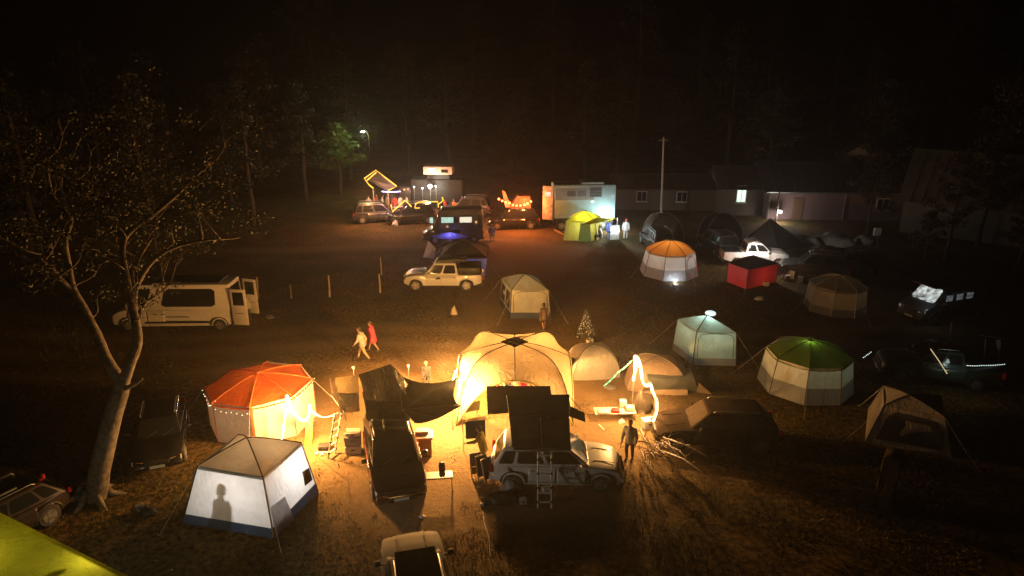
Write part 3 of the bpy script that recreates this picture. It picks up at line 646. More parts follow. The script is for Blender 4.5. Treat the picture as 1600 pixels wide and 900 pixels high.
# ---- old van with lit windscreen right
def litveh():
    v = vehicle('camper_van', 'grey camper van with its windscreen lit white from inside at the right', (25.5, 38.0, 0), R(200), 5.2, 1.95, 2.1, 'van', DKG, cat='van', screen=glow('white_lit_screen', (.9, 1, .98), .75, var=.85, scale=4))
    for x in (.9, .1, -.7): m = MB(); m.rbox((x, .99, 1.6), (.5, .03, .36), .02); m.build('lit_window', glow('dim_lit_window', (.75, .85, .9), .14, var=.8, scale=6), v)
    m = MB(); m.box((0, 0, 2.2), (3.6, 1.5, .06)); m.build('roof_rack', BLK, v)
    lamp((23.5, 36.2, 1.6), 6, COOL, .1, v)
litveh()
vehicle('dark_pickup', 'dark pickup under the pole frame with strings of lights at the right edge', (20.2, 29.6, 0), R(165), 5.1, 1.9, 1.8, 'pickup', pbr('dark_green_paint', (.03, .05, .04), .4, coat=.5), cat='pickup truck')
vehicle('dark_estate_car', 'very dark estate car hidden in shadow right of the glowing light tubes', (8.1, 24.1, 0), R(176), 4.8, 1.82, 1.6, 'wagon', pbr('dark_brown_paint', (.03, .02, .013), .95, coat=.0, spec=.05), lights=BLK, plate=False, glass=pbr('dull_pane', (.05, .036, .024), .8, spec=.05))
ws = vehicle('white_pickup', 'white pickup with its flank floodlit behind the red awning room', (18.0, 49.0, 0), R(-4), 4.9, 1.85, 1.8, 'pickup', WHT, cat='pickup truck')
for i, (x, y, a, lb) in enumerate(((11.7, 53.6, 95, 'dark four wheel drive under a black cover right of the camper truck'), (16.3, 52.6, 100, 'dark car with a grey roof tent left of the lit house window'), (24.5, 47.0, 175, 'dark car in shadow between the white pickup and the tan tent'), (21.2, 46, 160, 'dark car parked behind the tan striped tent'))):
    v = vehicle('dark_car', lb, (x, y, 0), R(a), 4.6, 1.85, 1.75, 'suv', DKG, group='dark cars parked before the houses')
# ---- far vehicles
def overland(x, y, rz, label, pn):
    return vehicle('off_roader', label, (x, y, 0), rz, 4.7, 1.85, 1.85, 'suv', pn, cat='car', group='off roaders in the far camp')
overland(-12.6, 63.2, R(15), 'dark off roader under the tilted rope light frame', DKG)
overland(-9.4, 62.6, R(190), 'black off roader with a yellow rope light along its side', BLKP)
fo = overland(.1, 60.6, R(184), 'black off roader carrying the red lit roof tent and ladder', BLKP)
overland(-4.3, 66, R(170), 'dark off roader standing behind the far group of people', DKG)
# ================================================================== TENTS
CANV = fabric('white_tent_canvas', (.68, .66, .6), .42); GRYC = fabric('grey_tent_canvas', (.3, .3, .3), .3); BLUE = fabric('navy_tent_canvas', (.03, .06, .12), .12)
ORG = fabric('orange_tent_canvas', (.75, .13, .02), .4); GRN = fabric('green_tent_canvas', (.1, .15, .02), .4); TEAL = fabric('mint_tent_canvas', (.5, .68, .62), .4)
BEI = fabric('beige_tent_canvas', (.66, .64, .48), .35); KHA = fabric('khaki_roof_canvas', (.72, .43, .19), .14)
NET = pbr('dark_mesh_net', (.03, .028, .025), .9)
ORG2 = fabric('bright_orange_canvas', (.9, .25, .03), .5)
ORGT = pbr('orange_webbing', (.8, .2, .05), .7)
def octa(name, label, c, rb, re, he, ha, wall, low, roofm, rot=0., lowf=.42, seam=WEB, door=None, special=None, group=None, roofmats=None):
    t = empty(name, c, 0, label, 'tent', group); c = Vector(c)
    B = [c + Vector((rb * cos(rot + k * pi / 4), rb * sin(rot + k * pi / 4), 0)) for k in range(8)]; E_ = [c + Vector((re * cos(rot + k * pi / 4), re * sin(rot + k * pi / 4), he)) for k in range(8)]
    for k in range(8):
        j = (k + 1) % 8; lf = lowf; M0 = B[k].lerp(E_[k], lf); M1 = B[j].lerp(E_[j], lf)
        if lf > 0: m = MB(); m.sheet(B[k], B[j], M1, M0, 5, 3, 0, .02, k); m.build('lower_wall', low, t, True, world=True)
        m = MB(); m.sheet(M0, M1, E_[j], E_[k], 6, 5, 0, .025, k + 5); m.build('wall_panel', wall, t, True, world=True)
        m = MB(); m.tube([B[k], E_[k]], .022, 6); m.build('wall_pole', seam, t, world=True)
        # domed roof gore
        ap = c + Vector((0, 0, ha)); n_ = 8; vs = []
        for a in range(n_ + 1):
            f_ = a / n_; r_ = (1 - f_); z_ = he + (ha - he) * (1 - (1 - f_) ** 1.7)
            for b in range(5):
                e = E_[k].lerp(E_[j], b / 4); d = (e - c) * (r_ if r_ > .001 else .001) * (1.03 if a == 0 else 1.0); vs.append((c.x + d.x, c.y + d.y, c.z + z_ - .05 * 4 * (b / 4) * (1 - b / 4) * r_ - (.09 if a == 0 else 0)))
        m = MB(); m.add(vs, [(a * 5 + b, a * 5 + b + 1, (a + 1) * 5 + b + 1, (a + 1) * 5 + b) for a in range(n_) for b in range(4)])
        m.build('roof_gore', (roofmats or {}).get(k, roofm), t, True, world=True)
        m = MB(); m.tube([(c.x + (E_[k].x - c.x) * (1 - f_) * 1.02, c.y + (E_[k].y - c.y) * (1 - f_) * 1.02, c.z + he + (ha - he) * (1 - (1 - f_) ** 1.7) + .015) for f_ in [i / 7 for i in range(8)]], .018, 5); m.build('roof_seam', seam, t, world=True)
    if door is not None:
        k = door; j = (k + 1) % 8; cen = (B[k] + B[j] + E_[k] + E_[j]) / 4; nn = (cen - c); nn.z = 0; nn.normalize(); q = [B[k], B[j], E_[j], E_[k]]
        pts = [bil(q, .5 + .4 * cos(a), .48 + .42 * sin(a)) + nn * .03 for a in [2 * pi * i / 20 for i in range(21)]]
        m = MB(); m.tube(pts, .028, 5, False); m.build('door_piping', ORGT, t, True, world=True)
    m = MB(); m.ball(c + Vector((0, 0, ha + .03)), (.1, .1, .05)); m.build('finial', seam, t, world=True)
    return t, B, E_
OT, OB, OE = octa('octagon_tent', 'orange topped octagon tent with pale walls and bright light tubes at the left', (-10.55, 25.75, 0), 2.15, 2.14, 1.75, 2.2, CANV, CANV, ORG, R(10), .0, ORGT)
GT, GB_, GE = octa('octagon_tent', 'green topped octagon tent with grey skirt glowing inside at the right', (13.75, 29.0, 0), 2.12, 1.86, 1.7, 2.3, CANV, GRYC, GRN, R(-22), .45, WEB)
FT, FB, FE = octa('octagon_tent', 'orange topped octagon tent with grey skirt and round door in the far field', (11.25, 46.8, 0), 2.1, 1.72, 1.72, 2.4, CANV, GRYC, ORG2, R(22), .42, WEB, door=6)
TT, TB, TE = octa('octagon_tent', 'tan octagon tent with pale vertical stripes right of the red awning room', (19.8, 39.4, 0), 1.75, 1.6, 1.6, 2.15, fabric('tan_wall', (.34, .27, .17), .35), fabric('tan_low', (.12, .12, .13), .2), fabric('tan_roof', (.13, .11, .07), .25), R(15), .3, pbr('pale_strap', (.6, .52, .38), .7))
# orange tent extra: drop panels of orange down the legs
for k in (4, 6):
    p0, p1 = OB[k], OE[k]; tdir = (OB[(k + 1) % 8] - OB[k]).normalized() * .13; out = (p0 - Vector((-10.35, 25.75, 0))).normalized() * .03
    m = MB(); m.plate([p0 + out, p0 + out + tdir * .6, p1 + out + tdir * .8, p1 + out], .01); m.build('leg_sleeve', ORG, OT, world=True)
m = MB(); m.plate([G(476, 695), G(487, 697), G(489, 655, .9), G(478, 655, .9)], .02); o = m.build('yellow_board', fabric('yellow_sheet', (.8, .62, .1), .4))
yb = empty('ground_sheet_panel', G(480, 697), 0, 'yellow panel standing against the right side of the orange topped tent', 'panel'); o.parent = yb; o.location = -yb.location

def guys(t, eaves, centre, n=None, reach=1.1):
    for p in eaves:
        d = Vector((p.x - centre.x, p.y - centre.y, 0)).normalized(); g_ = Vector((p.x, p.y, 0)) + d * (reach + .35)
        m = MB(); m.tube([p, p.lerp(g_, .5) - Vector((0, 0, .03)), g_], .007, 4); o = m.build('guy_line', GUY, t, world=True)
        m = MB(); m.tube([g_ - Vector((0, 0, .05)), g_ + Vector((0, 0, .1)) + d * .04], .014, 5); m.build('peg', STL, o if False else t, world=True)
GUY = pbr('pale_guy_cord', (.5, .45, .35), .7)
for t_, E__ in ((OT, OE), (GT, GE), (FT, FE), (TT, TE)): guys(t_, E__[::2], Vector(t_.location))
def cabin(name, label, base, eave, apex, wall, low, roofs, lowf, pole=WEB, group=None, valance=None, cat='tent', skip=()):
    """four sided tent; base/eave counter-clockwise lists of world points"""
    b0 = (base[0] + base[1]) / 2; t = empty(name, (b0.x, b0.y, 0), 0, label, cat, group); n = len(base)
    for k in range(n):
        j = (k + 1) % n; M0, M1 = base[k].lerp(eave[k], lowf), base[j].lerp(eave[j], lowf)
        if k not in skip:
            if lowf: m = MB(); m.sheet(base[k], base[j], M1, M0, 8, 3, 0, .025, k); m.build('lower_wall', low, t, True, world=True)
            m = MB(); m.sheet(M0, M1, eave[j], eave[k], 12, 9, 0, .03, k + 3); m.build('wall_panel', wall, t, True, world=True)
        m = MB(); m.tube([base[k], eave[k]], .025, 6); m.build('wall_pole', pole, t, world=True)
        r_ = roofs[k % len(roofs)]; n_ = 9; vs = []
        for a in range(n_ + 1):
            f_ = a / n_
            for b in range(n_ + 1):
                u = b / n_; e = eave[k].lerp(eave[j], u); p = e.lerp(apex, f_); z0 = e.z; p.z = z0 + (apex.z - z0) * (1 - (1 - f_) ** 1.25) - .08 * 4 * u * (1 - u) * (1 - f_) + .025 * noise.noise(Vector((p.x * 2, p.y * 2, k * 5.)))
                vs.append(p)
        m = MB(); m.add(vs, [(a * (n_ + 1) + b, a * (n_ + 1) + b + 1, (a + 1) * (n_ + 1) + b + 1, (a + 1) * (n_ + 1) + b) for a in range(n_) for b in range(n_)])
        m.build('roof_panel', r_, t, True, world=True)
        m = MB(); m.tube([Vector((eave[k].lerp(apex, f_).x, eave[k].lerp(apex, f_).y, eave[k].z + (apex.z - eave[k].z) * (1 - (1 - f_) ** 1.25) + .02)) for f_ in [i / 8 for i in range(9)]], .022, 5); m.build('roof_pole', pole, t, world=True)
        if valance: m = MB(); m.sheet(eave[k] + Vector((0, 0, .03)), eave[j] + Vector((0, 0, .03)), eave[j] - Vector((0, 0, .1)), eave[k] - Vector((0, 0, .1)), 6, 1, 0, .02); o = m.build('valance', valance, t, True, world=True)
    if cat == 'tent': guys(t, eave, apex)
    return t
# A front left tent
v = Vector
fl, frr, br = G(285, 818), G(428, 842), G(497, 768); bl = fl + br - frr
ea = [G(308, 729, 1.95), G(411, 746, 1.95), G(471, 692, 1.85)]; ea.append(ea[0] + ea[2] - ea[1] + v((-.05, -.1, 0)))
CA = cabin('cabin_tent', 'white walled tent with khaki roof, navy skirt and a figure shadow', [fl, frr, br, bl], ea, G(386, 684, 2.35), fabric('bright_tent_wall', (.7, .7, .7), .42), BLUE, [KHA], .17, WEB, valance=GRYC)
ctrA = (fl + frr + br + bl) / 4
m = MB(); m.tube([frr.lerp(ea[1], .05) + v((.03, -.05, 0)), ea[1] + v((.02, -.04, 0))], .03, 6); m.build('corner_zip', pbr('amber_zip', (.6, .35, .08), .5), CA, world=True)
m = MB(); q = [frr, br, ea[2], ea[1]]; on = (br - frr).cross(v((0, 0, 1))).normalized() * .03
m.plate([bil(q, .78, .3) + on, bil(q, .96, .28) + on, bil(q, .97, .52) + on, bil(q, .8, .56) + on], .01); m.build('mesh_window', NET, CA, world=True)
m = MB(); m.sheet(bil(q, .02, .0) + on, bil(q, .35, .05) + on * 6, bil(q, .34, .45) + on, bil(q, .02, .5) + on, 6, 6, 0, .03); m.build('door_flap', fabric('bright_tent_wall', (0, 0, 0)), CA, True, world=True)
# D teal
def skydome(label, pts, eh, ah, wall, low, roofm, arch=True, cat='tent'):
    flb, frb, rlb = [G(*p) for p in pts[:3]]; rrb = frb + rlb - flb
    e = []; cc = (flb + frb + rlb + rrb) / 4
    for p in (flb, frb, rrb, rlb): q = p.lerp(cc, .1); e.append(v((q.x, q.y, eh)))
    t = cabin('dome_tent', label, [flb, frb, rrb, rlb], e, v((cc.x, cc.y, ah)), wall, low, roofm, .22, WEB)
    q = [flb, frb, e[1], e[0]]; on = v((0, -.03, 0)); on = (frb - flb).cross(v((0, 0, 1))).normalized() * .03
    pts_ = [bil(q, *uv) + on for uv in ((.08, .26), (.06, .8), (.12, .93), (.3, .965), (.7, .965), (.88, .93), (.94, .8), (.92, .26))]
    m = MB(); m.tube(pts_, .014, 5); m.build('door_zip', WEB, t, world=True)
    return t, cc, e
TD, tdc, tde = skydome('mint white dome tent with a small lit vent on its top, standing alone', [(1082, 571), (1150, 572), (1050, 546)], 1.75, 2.3, TEAL, GRYC, [TEAL])
m = MB(); m.ball((tdc.x + .25, tdc.y + .3, 2.32), (.28, .28, .12), 12, 6); m.build('roof_vent', glow('vent_glow', (.8, 1, .95), 1.), TD, True, world=True)
lamp((tdc.x + .2, tdc.y + .2, 2.05), 52, (.78, 1., .9), .06, TD)
BT, btc, bte = skydome('beige dome tent with dark lower skirt behind the arch shelter', [(797, 498), (861, 498), (781, 474)], 1.72, 2.35, BEI, BLUE, [BEI])
q = [G(781, 474), G(797, 498), bte[0], bte[3]]
for u0 in (.08, .55):
    m = MB(); m.plate([bil(q, u, v_) + v((-.04, 0, 0)) for u, v_ in ((u0, .28), (u0 + .38, .28), (u0 + .36, .88), (u0 + .03, .88))], .01); m.build('mesh_window', NET, BT, world=True)
# right brown tent
fl, frr, rl = G(1351, 692), G(1487, 714), G(1356, 640); rr_ = frr + rl - fl
ea = [G(1381, 634, 1.75), G(1476, 652, 1.75), None, G(1380, 603, 1.75)]; ea[2] = ea[1] + ea[3] - ea[0]
KT = cabin('cabin_tent', 'dim brown tent with wide dark mesh front at the right edge', [fl, frr, rr_, rl], ea, G(1420, 618, 2.2), fabric('dim_brown_canvas', (.34, .28, .22), .3), fabric('dim_brown_canvas', (0, 0, 0)), [fabric('dim_brown_canvas', (0, 0, 0))], .1, WEB)
q = [fl, frr, ea[1], ea[0]]; on = (frr - fl).cross(v((0, 0, 1))).normalized() * .03
m = MB(); m.plate([bil(q, *uv) + on for uv in ((.1, .16), (.9, .14), (.93, .6), (.86, .82), (.5, .9), (.22, .9), (.12, .7))], .01); m.build('mesh_window', NET, KT, world=True)
# tall narrow tent lower right
ct = empty('utility_tent', G(1385, 800), 0, 'dim mustard changing tent standing below the brown tent at the right', 'tent')
b = [G(1363, 795), G(1392, 802), G(1398, 780), G(1368, 776)]; tp = [p.lerp((b[0] + b[2]) / 2, .15) + v((0, 0, 2.0)) for p in b]
softbox('u', b, tp, fabric('mustard_canvas', (.06, .04, .014), .3), ct, -.1)
lamp(btc + v((0, 0, 1.2)), 14, (1, .85, .55), .1, BT)
# small dome tents right of the arch shelter
def dome(label, cx, cy, rx, ry, h, mat, rz=0., door=None, stuff=None):
    t = empty('dome_tent', (cx, cy, 0), rz, label, 'tent'); n = 20; k = 8
    for s in range(4):
        vs = []
        for j in range(k + 1):
            ph = (pi / 2) * j / k
            for i in range(6):
                a = pi / 4 + s * pi / 2 + (pi / 2) * i / 5; sq = 1 / max(abs(cos(a)), abs(sin(a))) ** .55; r_ = cos(ph) ** .8 if j < k else 0
                z = h * sin(ph) ** 1.05; fl_ = 1 - .05 * sin(pi * i / 5) * sin(2 * ph)
                vs.append((rx * r_ * cos(a) * sq * fl_, ry * r_ * sin(a) * sq * fl_, z))
        m = MB(); m.add(vs, [(j * 6 + i, j * 6 + i + 1, (j + 1) * 6 + i + 1, (j + 1) * 6 + i) for j in range(k) for i in range(5)]); m.build('fly_panel', mat if s != door else TAN, t, True)
        a = pi / 4 + s * pi / 2; sq = 1 / abs(cos(a)) ** .55
        m = MB(); m.tube([(rx * (cos(p_) ** .8 if p_ < 1.57 else 0) * cos(a) * sq * 1.01, ry * (cos(p_) ** .8 if p_ < 1.57 else 0) * sin(a) * sq * 1.01, h * sin(p_) ** 1.05 + .01) for p_ in [pi / 2 * i / 8 for i in range(9)]], .016, 5); m.build('fly_seam', STL, t)
    return t
D1 = dome('pale small dome tent between the arch shelter and the glowing tube', 3.95, 30.6, 1.35, 1.05, 1.42, fabric('pale_dome_fly', (.82, .78, .7), .4), R(8))
m = MB(); m.plate([(-1.28, -.35, .45), (-1.2, -.62, .55), (-1.02, -.55, .95), (-1.1, -.2, .9)], .02); m.build('vent_window', NET, D1)
D2 = dome('larger dim brown dome tent right behind the glowing tube', 6.9, 29.3, 1.55, 1.25, 1.35, fabric('brown_dome_fly', (.42, .3, .22), .3), R(-10))
# low awning tent in front of D2 with pale triangles
LT = empty('low_tent', G(1060, 614), 0, 'low grey awning tent with pale triangular ends behind the dark estate car', 'tent')
a0, a1, b0, b1 = G(1022, 612, .05), G(1092, 612, .05), G(1012, 592, 1.15), G(1086, 594, 1.15)
m = MB(); m.sheet(a0, a1, b1, b0, 8, 6, .03, .02); m.build('front_slope', fabric('grey_blue_fly', (.25, .28, .28), .25), LT, True, world=True)
m = MB(); m.sheet(b0, b1, G(1080, 575, .4), G(1008, 572, .4), 8, 6, .03, .02); m.build('rear_slope', fabric('grey_blue_fly', (0, 0, 0)), LT, True, world=True)
for pts in ((G(1003, 612, .05), G(1026, 612, .05), G(1010, 598, .85)), (G(1088, 613, .05), G(1112, 616, .05), G(1092, 598, .85))):
    m = MB(); m.plate(pts, .02); m.build('end_triangle', TAN, LT, world=True)

# arch shelter
AS = empty('arch_shelter', (.1, 27.8, 0), 0, 'big cream arched event shelter glowing warm inside in the middle of camp', 'shelter')
SHC = fabric('cream_shelter_fabric', (.6, .47, .3), .3); cx, cy, S, HB = .12, 27.75, 2.45, 2.75
def shp(k, u, vv):
    e = v((S * u, -S, 2.05 * (1 - abs(u) ** 2.4))); ang = abs(u); p_ = 1.7 + 4.1 * ang ** 1.5
    z = HB + (e.z - HB) * vv ** p_; f_ = vv * (1 - .0 * ang); rx_ = e.x * vv; ry_ = e.y * vv
    q = Matrix.Rotation(k * pi / 2, 3, 'Z') @ v((rx_, ry_, z)); return v((cx, cy, 0)) + q
for k in range(4):
    n_ = 16; vs = [shp(k, -1 + 2 * i / n_, max(.001, j / 12)) for j in range(13) for i in range(n_ + 1)]
    fs = [(j * (n_ + 1) + i, j * (n_ + 1) + i + 1, (j + 1) * (n_ + 1) + i + 1, (j + 1) * (n_ + 1) + i) for j in range(12) for i in range(n_)]
    m = MB(); m.add(vs, fs); m.build('roof_panel', SHC, AS, True, world=True)
    m = MB(); m.tube([shp(k, -1 + 2 * i / 24, 1) for i in range(25)], .045, 6); m.build('arch_piping', fabric('yellow_piping', (.7, .6, .25), .3), AS, True, world=True)
    m = MB(); m.tube([shp(k, -1, j / 14) + v((0, 0, .02)) for j in range(15)], .022, 6); m.build('roof_pole', WEB, AS, True, world=True)
    m = MB(); m.tube([shp(k, 0, j / 10) + v((0, 0, .015)) for j in range(1, 11)], .022, 6); m.build('centre_seam', WEB, AS, True, world=True)
    if k in (9,): m = MB(); m.sheet(shp(k, .92, 1), shp(k, -.92, 1), shp(k, -.5, 1), shp(k, .5, 1), 8, 6); m.build('back_wall', SHC, AS, True, world=True)
vt = [v((cx + .6 * cos(a), cy + .55 * sin(a), HB - .13)) for a in (0, pi / 2, pi, 3 * pi / 2)]
m = MB(); m.plate([p + v((0, 0, .12)) for p in vt], .01); m.build('roof_vent', fabric('vent_net', (.3, .28, .05), .5), AS, world=True)
for i in range(4): m = MB(); m.tube([vt[i] + v((0, 0, .14)), vt[(i + 1) % 4] + v((0, 0, .14))], .018, 5); m.build('vent_edge', WEB, AS, world=True)
m = MB(); m.sheet(G(712, 660, .05), G(722, 652, .05), G(733, 600, 1.5), G(717, 588, 1.9), 5, 6); m.build('side_curtain', fabric('bright_curtain', (.75, .7, .55), .5), AS, True, world=True)
# dark gazebo with blue light
gz = [v((-4.95, 45.9, 0)), v((-1.9, 45.9, 0)), v((-1.9, 48.7, 0)), v((-4.95, 48.7, 0))]; gze = [p + v((0, 0, 1.5)) for p in gz]; gc = (gz[0] + gz[2]) / 2 + v((0, 0, 2.35))
GZ = cabin('gazebo', 'dark gazebo with blue lit walls behind the pale pickup', gz, [e + (e - gc) * .12 for e in gze], gc, fabric('blue_white_wall', (.5, .52, .75), .4), GRYC, [DKB], .0, WEB)
m = MB(); m.sheet(P(661, 402, 46.2), P(678, 404, 46.), P(681, 388, 46.2), P(669, 376, 46.6), 4, 4); m.build('side_flap', fabric('blue_white_wall', (0, 0, 0)), GZ, True, world=True)
lamp(gc - v((0, 0, .9)), 60, (.5, .5, 1.), .1, GZ)
UM = empty('blue_lit_awning', G(703, 386), 0, 'small fan canopy lit violet blue against the black van', 'awning')
hb = P(703, 362, 52.6)
for k in range(5):
    a0, a1 = pi * (1.02 + .19 * k), pi * (1.02 + .19 * (k + 1)); m = MB(); m.sheet(hb, hb, hb + v((1.5 * cos(a1), 1.1 * sin(a1), -.35)), hb + v((1.5 * cos(a0), 1.1 * sin(a0), -.35)), 2, 4); m.build('canopy_gore', fabric('violet_canopy', (.3, .3, .75), .5), UM, True, world=True)
    m = MB(); m.tube([hb + v((0, 0, .02)), hb + v((1.5 * cos(a0), 1.1 * sin(a0), -.33))], .02, 4); m.build('rib', BLK, UM, world=True)
m = MB(); m.tube([hb, (hb.x, hb.y, 0)], .03, 6); m.build('pole', BLK, UM, world=True)
lamp(hb + v((0, -.3, -.5)), 40, (.4, .35, 1.), .08, UM)
# camper truck
CT = empty('camper_truck', (6.05, 60.5, 0), R(3), 'pale blue box camper truck with grilled windows behind the green tent', 'camper truck')
CB = pbr('pale_blue_paint', (.4, .6, .66), .4, coat=.3, var=.12, scale=2)
m = MB(); m.rbox((.3, 0, 2.6), (5.5, 2.2, 3.0), .12); m.build('box_body', CB, CT, 30)
m = MB(); m.rbox((-.6, -1.115, 3.3), (3.4, .03, 1.05), .01); m.build('grey_stripe', pbr('grey_stripe_paint', (.25, .27, .27), .5), CT)
for x, z, wd, hh in ((-.9, 3.35, .75, .5), (.05, 3.35, .75, .5), (1.25, 3.45, 1.05, .85)):
    m = MB(); m.rbox((x, -1.13, z), (wd, .05, hh), .02); wo = m.build('window', GLS, CT)
    m = MB()
    for s in range(6): m = MB(); m.box((x, -1.16, z - hh * .42 + s * hh * .165), (wd, .03, .03)); m.build('grille_bar', STL, wo)
m = MB(); m.rbox((1.0, -.2, 4.2), (2.0, 1.4, .2), .05); m.build('roof_hatch', CB, CT, 30)
m = MB(); m.rbox((-1.2, -.2, 4.14), (2.4, 1.6, .08), .03); m.build('roof_rack', BLK, CT, 30)
m = MB(); m.box((.3, 0, .85), (5.3, 1.6, .5)); m.build('chassis', BLK, CT)
m = MB(); m.box((-.4, -1.14, 1.35), (3.8, .02, .18)); m.build('blue_panel', pbr('light_panel', (.55, .72, .76), .4), CT)
for x in (-1.7, 1.9):
    for sg in (-1, 1): wheel(CT, x, sg * .95, .45, sg, .28)
m = MB(); m.rbox((-2.95, -.9, 2.5), (.95, .07, 3.0), .03, rz=R(-25)); do = m.build('open_rear_door', pbr('door_board', (.6, .5, .42), .6, var=.5, scale=3), CT, 30)
m = MB(); m.box((-2.93, -.96, 3.3), (.5, .03, .4), rz=R(-25)); m.build('screen', glow('screen_glow', (.95, .85, .9), .8, var=.6, scale=3), do)
m = MB(); m.box((2.55, -1.13, 1.6), (.5, .03, .3)); m.build('fuel_hatch', CB, CT)
# green and yellow tent before the truck
gb = [G(880, 376), G(932, 377), G(941, 367), G(889, 366)]
ge = [p.lerp((gb[0] + gb[2]) / 2, .12) + v((0, 0, 1.65)) for p in gb]
GN = cabin('frame_tent', 'green and mustard frame tent pitched against the pale blue camper truck', gb, ge, (gb[0] + gb[2]) / 2 + v((0, 0, 2.35)), fabric('olive_wall', (.5, .42, .15), .4), GRYC, [fabric('mustard_roof', (.6, .5, .05), .45)], 0., STL)
m = MB(); m.sheet(G(903, 378, .02), G(924, 378, .02), G(922, 350, 1.6), G(907, 348, 1.7), 4, 5); m.build('front_panel', fabric('mint_wall', (.4, .6, .4), .5), GN, True, world=True)
m = MB(); m.sheet(G(906, 352, 1.75), G(932, 340, 2.1), G(965, 341, 2.0), G(938, 348, 1.9), 8, 6, .08); m.build('awning_canopy', fabric('yellow_awning', (.5, .47, .03), .5), GN, True, world=True)
for p in (G(963, 376), G(932, 378)): m = MB(); m.tube([p, p + v((0, 0, 1.95))], .02, 6); m.build('awning_pole', STL, GN, world=True)
m = MB(); m.tube([G(866, 359, .1), G(899, 376, .05)], .05, 6); m.build('ground_rail', pbr('yellow_rail', (.6, .4, .05), .6), GN, world=True)
lamp((gb[0] + gb[2]) / 2 + v((0, 0, 1.3)), 260, (.85, 1, .35), .1, GN)
WC = empty('hanging_sheet', G(955, 376), 0, 'white sheet hanging under the floodlight beside the green tent', 'sheet')
m = MB(); m.sheet(G(953, 375, .05), G(967, 374, .05), G(968, 352, 1.8), G(954, 352, 1.8), 5, 6, 0, .04); m.build('cloth', CANV, WC, True, world=True)
# red awning room
rb = [G(1135, 440), G(1166, 452), G(1212, 441), G(1180, 430)]; re_ = [p + v((0, 0, 1.35)) for p in rb]
RD = cabin('awning_room', 'bright red fabric awning room under a black roof at the right', rb, re_, (re_[0] + re_[2]) / 2 + v((0, .3, .45)), fabric('red_canvas', (.75, .05, .045), .4), GRYC, [DKC], 0., BLK)
# dark peaked tarp, before the floodlit house
pb = [G(1160, 390), G(1215, 402), G(1262, 394), G(1200, 378)]
PT = empty('peaked_awning', G(1205, 392), 0, 'black peaked tarp in front of the floodlit house wall', 'awning')
ap = P(1204, 341, G(1204, 385).y)
for k in range(4):
    m = MB(); a, b_ = pb[k] + v((0, 0, .5 if k < 3 else .8)), pb[(k + 1) % 4] + v((0, 0, .5 if k < 2 else .8)); m.sheet(a, b_, ap + (b_ - ap) * .03, ap + (a - ap) * .03, 5, 6, .05); m.build('tarp_panel', DKC, PT, True, world=True)
m = MB(); m.tube([ap, (ap.x, ap.y, 0)], .03, 6); m.build('centre_pole', BLK, PT, world=True)
for i, (x, y, s, lb) in enumerate(((1035, 372, 1.7, 'rounded dark canvas roof tent right of the camper truck'), (1125, 372, 1.8, 'rounded dark canvas shelter before the low pale house'))):
    p = G(x, y); t = dome(lb, p.x, p.y, 1.8, 1.4, 2.2, DKB if i == 0 else DKC)
# red lit roof tent far
RT2 = empty('roof_tent', (.2, 60.6, 1.85), 0, 'small roof tent with red bulbs draped over the far black off roader', 'roof tent')
b = [v(p) for p in ((-.3, 60.0, 1.92), (1.7, 60.0, 1.92), (1.7, 61.3, 1.92), (-.3, 61.3, 1.92))]; tp = [v(p) for p in ((.5, 60.1, 3.0), (1.6, 60.1, 3.0), (1.6, 61.2, 3.1), (.6, 61.2, 3.1))]
softbox('r', b, tp, fabric('rust_canvas', (.2, .06, .03), .3), RT2)
m = MB(); m.plate([(-.6, 60.2, 1.95), (-.1, 60.2, 1.95), (-.6, 60.4, 3.3), (-.9, 60.4, 3.5)], .03); m.build('open_lid', fabric('rust_lid', (.5, .2, .12), .3), RT2, world=True)
ladder('telescopic_ladder', (.25, 60.0, 1.9), G(808, 356), .5, 6, ALU, 'silver ladder below the red bulbs on the far off roader')
# overlander truck with white pop up
OV = empty('expedition_truck', (-7.5, 69, 0), R(-3), 'dark expedition truck with a raised white cabin box at the back of camp', 'truck')
m = MB(); m.rbox((0, 0, 2.0), (5.2, 2.2, 2.3), .1); m.build('box_body', pbr('charcoal_box', (.02, .02, .018), .6), OV, 30)
m = MB(); m.rbox((.2, -.3, 4.05), (2.9, 1.9, .8), .06); po = m.build('raised_cabin', pbr('sand_paint', (.65, .45, .32), .5), OV, 30)
m = MB(); m.rbox((-.4, -1.27, 4.15), (.7, .04, .3), .02); m.build('lit_window', glow('blue_window', (.6, .85, 1), .7), po)
m = MB(); m.rbox((.9, -1.27, 4.0), (.7, .04, .3), .02); m.build('window', GLS, po)
m = MB(); m.box((.2, -.3, 3.4), (2.2, 1.2, .6)); m.build('lift_bellows', BLK, po)
m = MB(); m.rbox((-3.2, 0, 1.5), (1.4, 2.0, 1.8), .15); m.build('driver_cab', DKG, OV, 30)
for x in (-3.2, 1.6):
    for sg in (-1, 1): wheel(OV, x, sg * .95, .48, sg, .28)
